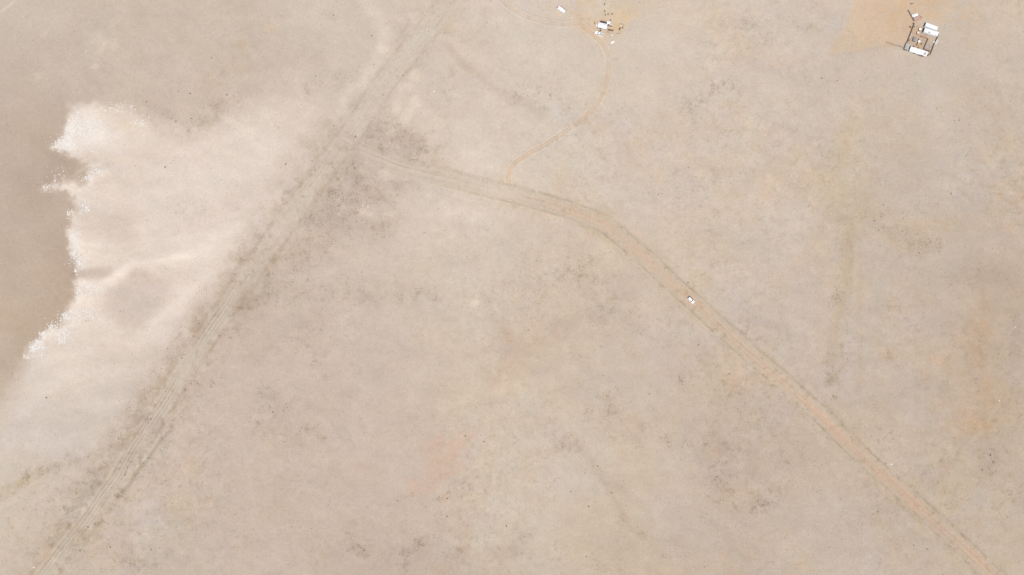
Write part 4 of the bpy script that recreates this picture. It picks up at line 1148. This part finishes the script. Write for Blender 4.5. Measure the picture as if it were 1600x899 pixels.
t = thing('flatbed_trailer', 'red-brown flatbed trailer beside the pole fence above the pens', 'trailer', 1433.6, 28.6, 17, 0.75)
for i in range(9):
    obj('plank', MB().box((-0.05, -0.94 + i * 0.235, 0.72 + 0.005 * (i % 2)), (4.3, 0.22, 0.05), random.uniform(-.006, .006)), 'red_wood', t)
for s in (-1, 1):
    obj('side_rail', MB().box((0, s * 1.09, 0.66), (4.5, 0.08, 0.16)), 'rust', t)
    obj('end_rail', MB().box((s * 2.2, 0, 0.66), (0.1, 2.08, 0.14)), 'rust', t)
obj('tongue', MB().cyl((2.2, 0.5, 0.62), (3.4, 0, 0.55), 0.05, n=8).cyl((2.2, -0.5, 0.62), (3.4, 0, 0.55), 0.05, n=8), 'dark_metal', t)
for s in (-1, 1):
    wheel(t, -0.4, s * 0.98, 0.34, 0.2)
t = thing('truck_topper', 'white truck bed cover with dark windows lying beside the red-brown flatbed', 'truck topper', 1430.2, 23.8, 17, 0.9)
def tring(x, hw, zt):
    return [Vector(p) for p in ((x, -hw, 0), (x, hw, 0), (x, hw * 0.94, zt - 0.1), (x, hw * 0.8, zt), (x, -hw * 0.8, zt), (x, -hw * 0.94, zt - 0.1))]
obj('shell', MB().loft([tring(-1.9, 0.92, 0.72), tring(-1.7, 0.95, 0.86), tring(1.5, 0.95, 0.9), tring(1.9, 0.9, 0.6)]), 'white_metal', t, bevel=0.04)
for s in (-1, 1):
    obj('window', MB().box((-0.1, s * 0.925, 0.45), (2.2, 0.03, 0.34), 0, 0, s * 0.07), 'glass', t)
obj('roof_hatch', MB().box((-0.25, 0.12, 0.91), (0.5, 0.7, 0.06)), 'grey_metal', t)
obj('roof_hatch', MB().box((-1.35, -0.1, 0.9), (0.45, 0.8, 0.06)), 'grey_metal', t)

def make_log(root, L, r, mat):
    obj('trunk', MB().cyl((-L / 2, 0, r), (0, 0.05, r * 1.05), r, r * 0.95).cyl((0, 0.05, r * 1.05), (L / 2, 0.0, r), r * 0.95, r * 0.75), mat, root)
    obj('stub', MB().cyl((L * 0.2, 0, r), (L * 0.32, 0.3, r * 1.8), r * 0.4, r * 0.25, 8), mat, root)
t = thing('log', 'dark log lying alone at the top edge above the pens', 'log', 1424.4, 6.0, 12, 0.3)
make_log(t, 2.1, 0.32, 'old_wood')
def pile(label, u, v, deg, L, n, mat, r=0.09, cat='wood pile', name='wood_pile'):
    t = thing(name, label, cat, u, v, deg, 0.3)
    for row in range(3):
        for k in range(n - row):
            y = (k - (n - row - 1) / 2) * r * 2.05
            j = random.uniform(-.12, .12)
            obj('pole', MB().cyl((-L / 2 + j, y, r + row * r * 1.72), (L / 2 + j, y + random.uniform(-.03, .03), r + row * r * 1.72), r * 0.98, r * 0.85, 7), mat, t)
    return t
pile('stack of red-brown poles below the box trailers in the pens', 1442.5, 58.2, -17, 2.6, 6, 'red_wood')
pile('dark stacked lumber at the left front corner of the small cabin', 935.6, 43.6, -8, 2.1, 5, 'old_wood', 0.11)
pile('rusty pipes stacked right of the small cabin', 952.6, 46.8, -8, 2.4, 5, 'rust', 0.1, 'pipe stack', 'pipe_stack')
pile('dark lumber stacked at the right wall of the small cabin', 954.4, 41.2, 4, 1.9, 4, 'old_wood', 0.09)

# ------------------------------------------------------------------ smaller things by the cabin
def drum(label, u, v, mat, lid='dark_metal', r=0.32, h=0.9):
    tank('steel_drum', label, u, v, r, h, mat, lid, 'drum')
drum('rusty red drum left of the small cabin', 929.2, 35.8, 'rust')
drum('dark drum behind the tiny shed at the cabin', 954.2, 31.0, 'brown_hide')
drum('dark drum at the end of the rusty pipes by the cabin', 957.2, 47.2, 'brown_hide', 'dark_metal', 0.36)
drum('small white bucket-like barrel below the cabin yard', 956.4, 55.2, 'white_metal', 'white_metal', 0.35, 0.6)

t = thing('propane_tank', 'small white propane tank at the left end of the cabin', 'propane tank', 932.4, 39.4, 78, 0.8)
m = MB()
rings = []
for x, r in ((-0.75, 0.02), (-0.72, 0.16), (-0.62, 0.27), (-0.5, 0.31), (0.5, 0.31), (0.62, 0.27), (0.72, 0.16), (0.75, 0.02)):
    rings.append([Vector((x, r * math.cos(2 * math.pi * i / 14), 0.5 + r * math.sin(2 * math.pi * i / 14))) for i in range(14)])
obj('vessel', m.loft(rings), 'white_metal', t, True)
for x in (-0.4, 0.4):
    obj('foot', MB().box((x, 0, 0.12), (0.08, 0.5, 0.24)), 'dark_metal', t)
obj('valve_dome', lathe([(0.12, 0.79), (0.12, 0.9), (0.06, 0.94)], 10), 'grey_metal', t)

def tarp(label, u, v, deg, L, Wd, mat, hump=0.5):
    t = thing('tarp_heap', label, 'tarp', u, v, deg, hump * 0.6)
    n, mth = 9, 7
    V, F = [], []
    for j in range(mth):
        for i in range(n):
            x, y = (i / (n - 1) - 0.5), (j / (mth - 1) - 0.5)
            e = max(0, 1 - (2 * x) ** 4) * max(0, 1 - (2 * y) ** 4)
            V.append((x * L * (1 + random.uniform(-.06, .06)), y * Wd * (1 + random.uniform(-.06, .06)), 0.02 + hump * e * random.uniform(0.7, 1.1)))
    for j in range(mth - 1):
        for i in range(n - 1):
            k = j * n + i
            F.append((k, k + 1, k + 1 + n, k + n))
    obj('sheet', MB().add(V, F), mat, t)
    obj('weight', MB().box((L * 0.42, 0, 0.1), (0.3, 0.2, 0.2), 0.4), 'old_wood', t)
tarp('tan tarp over a heap right of the small cabin, beside the dark lumber', 956.4, 38.6, -10, 2.0, 0.9, 'tan_tarp')
tarp('tan tarp over a heap between the dark lumber and rusty pipes', 954.4, 44.0, -8, 1.8, 0.8, 'tan_tarp')
tarp('pale tarp lying on the sand below the cabin yard', 957.4, 66.0, 30, 2.2, 1.1, 'pale_tarp', 0.15)

t = thing('pallet', 'grey wooden pallet deck in front of the rusty pipes by the cabin', 'pallet', 950.2, 50.0, -10, 0.2)
for i in range(5):
    obj('slat', MB().box((0, -0.42 + i * 0.21, 0.17), (2.5, 0.16, 0.04)), 'pale_wood', t)
for x in (-1.1, 0, 1.1):
    obj('bearer', MB().box((x, 0, 0.075), (0.1, 1.0, 0.15)), 'old_wood', t)

def make_generator(label, u, v, deg):
    t = thing('generator', label, 'generator', u, v, deg, 0.8)
    obj('housing', MB().box((0, 0, 0.5), (1.1, 0.7, 0.6)), 'dark_metal', t, bevel=0.05)
    obj('skid', MB().box((0, 0.3, 0.08), (1.3, 0.1, 0.16)).box((0, -0.3, 0.08), (1.3, 0.1, 0.16)), 'grey_metal', t)
    obj('exhaust', MB().cyl((0.35, 0, 0.8), (0.35, 0, 1.0), 0.06, n=8), 'rust', t)
make_generator('dark generator between the small cabin and the white pickup truck', 938.0, 47.6, 40)
make_generator('dark grey generator against the right end of the small cabin', 950.8, 39.2, 0)

def rack(label, u, v, deg, L):
    t = thing('post_frame', label, 'frame', u, v, deg)
    for x in (-L / 2, L / 2):
        obj('post', MB().cyl((x, 0, -0.1), (x, 0, 1.5), 0.07, 0.06, 8), 'old_wood', t)
    obj('crossbar', MB().cyl((-L / 2 - 0.1, 0, 1.4), (L / 2 + 0.1, 0, 1.45), 0.05, n=8), 'old_wood', t)
rack('wooden post frame below the dark drum and rusty pipes', 956.7, 49.8, -12, 0.9)
rack('wooden post frame at the lower right of the cabin yard', 965.8, 53.8, 2, 2.6)
rack('upright post frame beside the scrap heap right of the cabin', 967.8, 49.0, 85, 1.8)
pile('brown scrap wood heap right of the cabin yard, lowest of three', 968.0, 45.2, 60, 1.4, 4, 'rust', 0.1, 'scrap heap', 'scrap_heap')
pile('brown scrap wood heap right of the cabin yard, in the middle', 970.2, 43.6, 100, 0.9, 3, 'old_wood', 0.1, 'scrap heap', 'scrap_heap')
pile('brown scrap wood heap right of the cabin yard, farthest from the cabin', 973.0, 43.4, 120, 1.0, 3, 'rust', 0.1, 'scrap heap', 'scrap_heap')

def sand_heap(label, u, v, r, h):
    t = thing('sand_heap', label, 'sand heap', u, v)
    n = 16
    rings = []
    for k, (f, z) in enumerate(((1.0, -0.05), (0.75, 0.35), (0.45, 0.75), (0.15, 0.98), (0.02, 1.0))):
        rings.append([Vector((r * f * (1 + 0.15 * math.sin(3 * 6.283 * i / n + 1)) * math.cos(6.283 * i / n), r * f * (1 + 0.1 * math.cos(2 * 6.283 * i / n)) * math.sin(6.283 * i / n), max(h * z, -0.05) * (1 + 0.1 * math.sin(5 * 6.283 * i / n)))) for i in range(n)])
    obj('mound', MB().loft(rings), 'orange_sand', t, True)
sand_heap('heap of orange sand right of the cabin yard', 970.6, 40.2, 1.5, 0.4)

# ------------------------------------------------------------------ single shrubs and pale stones
def bush_mesh(seed, mat):
    r = random.Random(seed)
    m = MB()
    for k in range(34):
        a, e = r.uniform(0, 6.283), r.uniform(0.05, 1.45)
        rad = r.uniform(0.35, 1.0) * (1 + 0.25 * math.sin(2 * a + seed))
        c = Vector((math.cos(a) * math.cos(e) * rad, math.sin(a) * math.cos(e) * rad, math.sin(e) * rad * 0.75 + 0.05))
        s = r.uniform(0.16, 0.34)
        n = (c + Vector((r.uniform(-.4, .4), r.uniform(-.4, .4), r.uniform(0, .6)))).normalized()
        t1 = n.orthogonal().normalized(); t2 = n.cross(t1)
        m.add([c + t1 * s, c + t2 * s * 0.7, c - t1 * s, c - t2 * s * 0.7], [(0, 1, 2, 3)])
    for k in range(5):
        a = k * 1.257 + seed
        m.cyl((0, 0, -0.05), (0.5 * math.cos(a), 0.5 * math.sin(a), 0.5), 0.05, 0.02, 4)
    me = m.mesh('shrub')
    me.materials.append(M[mat])
    return me
BUSH = [bush_mesh(k, 'bush') for k in range(4)]
OLIVE = bush_mesh(9, 'olive')
def shrub(u, v, r, label, group, k=0, mesh=None):
    o = bpy.data.objects.new('shrub', mesh or BUSH[k % 4])
    col_root.objects.link(o)
    x, y = W(u, v)
    o.location = (x, y, ground_z(u, v))
    o.rotation_euler = (0, 0, random.uniform(0, 6.28))
    o.scale = (r, r * random.uniform(.8, 1.1), r * random.uniform(.7, 1.0))
    tag(o, label, 'shrub', group)
ZONES = {
 'a': ('small dark shrub on the verges of the long diagonal track at left', 'shrubs along the diagonal track',
   [(574,133),(556,171),(611,114.5),(620,119),(629.5,119),(599,149),(522,197),(556,214),(584,101),(581,56),(439,262),(447,257),(475,297),(525,271),(551,300),(427,428),(444,319),(331,482),(333,486),(312,506),(299,599),(232,657),(344,525),(296,527),(189,722),(196,742),(175,762),(149,819),(138,823),(169,819),(221,782),(126,860),(505,232),(488,252),(420,352),(236,655),(262,545),(285,560),(290,610),(200,730),(205,722),(190,748),(184,758)]),
 'b': ('small dark shrub at the edge of the rusty dirt road', 'shrubs beside the rusty dirt road',
   [(981,366),(1039,419),(1075,442),(997,380),(1149,551),(1091,539),(1350,707),(1384,725),(1448,858),(1427,852),(1221,583),(1262,640),(1310,720),(1404,748)]),
 'c': ('lone dark shrub on the flats up and right of the rusty road', 'shrubs on the right-hand flats',
   [(1029,304),(1035,303),(1285,122),(1309,126),(1499,188),(1492,189),(1351,114),(1262,323),(1487,303),(1380,321),(1376,339),(1435,396),(1307,461),(1387,552),(1302,620),(1324,561),(1482,720),(1547,712),(1535,734),(1365,345),(1400,352),(1410,362),(1372,360)]),
 'd': ('lone dark shrub on the flats between the two dirt roads', 'shrubs between the roads',
   [(1065,595),(1156,644),(1139,584),(1014,616),(825,516),(826,467),(564,856),(570,861),(727,681),(621,782),(699,779),(699,807),(791,823),(934,729),(938,737),(956,770),(996,824),(916,870),(1116,722),(892,769),(920,792),(1372,800),(1354,881),(269,787),(256,741),(249,857),(236,859),(172,855),(1120,745),(1126,752),(752,680),(756,690),(427,644)]),
 'e': ('lone dark shrub on the plain above the pale dry lake bed', 'shrubs above the lake bed',
   [(521,24),(298,147),(355,149),(269,186),(341,106),(230,160),(275,190),(300,186)]),
}
i = 0
for key, (label, group, pts) in ZONES.items():
    for u, v in pts:
        i += 1
        if key == 'a':
            xr = next(x0 + (x1 - x0) * (v - y0) / (y1 - y0) for (x0, y0), (x1, y1) in zip(ROAD_A[:-1], ROAD_A[1:]) if y0 <= v <= y1)
            where = 'above the road fork' if v < 225 else 'beside the pale lake bed' if v < 480 else 'below the lake bed\'s hollow' if v < 690 else 'near the silted ditch'
            lab = 'small dark shrub on the diagonal track\'s %s verge, %s' % ('left' if u < xr else 'right', where)
        elif key == 'b':
            lab = 'small dark shrub beside the rusty dirt road, ' + ('between its bend and the white car' if u < 1080 else 'just below the white car' if u < 1270 else 'on its lower right stretch')
        elif key == 'c':
            lab = 'lone dark shrub on the right-hand flats, ' + ('just below the level of the pens' if v < 200 else 'in the scrubby patch halfway up' if v < 400 else 'low down beside the dry wash')
            if u < 1100:
                lab = 'dark shrub of a close pair above the bend of the rusty road'
        elif key == 'd':
            lab = 'lone dark shrub between the two roads, ' + ('low near the diagonal track' if u < 450 else 'below the salmon sand patch' if u < 800 and v > 700 else 'near the dark scrub trail' if u < 1040 and v > 700 else 'in the upper middle of the plain' if u < 1040 else 'close to the rusty road')
        else:
            lab = label + (', near the track' if u > 400 else ', near its upper shore' if v > 145 else ', well above the shore')
        shrub(u, v, random.uniform(0.28, 0.62), lab, group, i)
shrub(257, 261, 0.6, 'single dark shrub out in the middle of the pale dry lake bed', None, 1)
shrub(71, 622, 0.6, 'single dark shrub at the lower left of the pale dry lake bed', None, 2)
for u, v in ((1427, 37.2), (1427.2, 41.6), (1422, 42.6)):
    shrub(u, v, 0.9, 'dark shrub at the upper left corner of the pens', 'shrubs at the corner of the pens', int(u))
for u, v in ((950, 22.5), (956, 22.4), (945.6, 23.6), (944.4, 7)):
    shrub(u, v, 0.75, 'dark shrub in the yard above the small cabin', 'shrubs above the cabin', int(u))
shrub(944.7, 17.6, 0.8, 'yellow-green weed in the yard above the small cabin', None, 0, OLIVE)

def rock(u, v, r, label, seed):
    rr = random.Random(seed)
    rings = []
    for f, z in ((0.75, -0.1), (1.0, 0.15), (0.8, 0.5), (0.35, 0.7)):
        rings.append([Vector((r * f * rr.uniform(.85, 1.15) * math.cos(6.283 * i / 8), r * f * rr.uniform(.85, 1.15) * math.sin(6.283 * i / 8), r * z * rr.uniform(.9, 1.1))) for i in range(8)])
    o = obj('pale_rock', MB().loft(rings), 'rock')
    x, y = W(u, v)
    o.location = (x, y, ground_z(u, v))
    tag(o, label, 'rock')
rock(1393.4, 725.6, 0.42, 'white stone just outside the rusty road near the lower right', 1)
rock(679, 143.5, 0.35, 'white stone right of the diagonal track near the top', 2)
rock(778.5, 199, 0.25, 'white stone alone above the bend where the driveway joins the road', 3)
rock(55, 886, 0.45, 'white stone at the bottom end of the diagonal track', 4)
rock(667, 46, 0.3, 'white stone on a pale bare spot at the top of the diagonal track', 5)
rock(1562.5, 626, 0.3, 'white stone near the right edge of the picture', 6)
rock(1586, 511, 0.3, 'white stone at the right edge, on the browner streak', 7)
rock(745, 473, 0.25, 'pale stone on the small bare mound in the middle of the plain', 8)
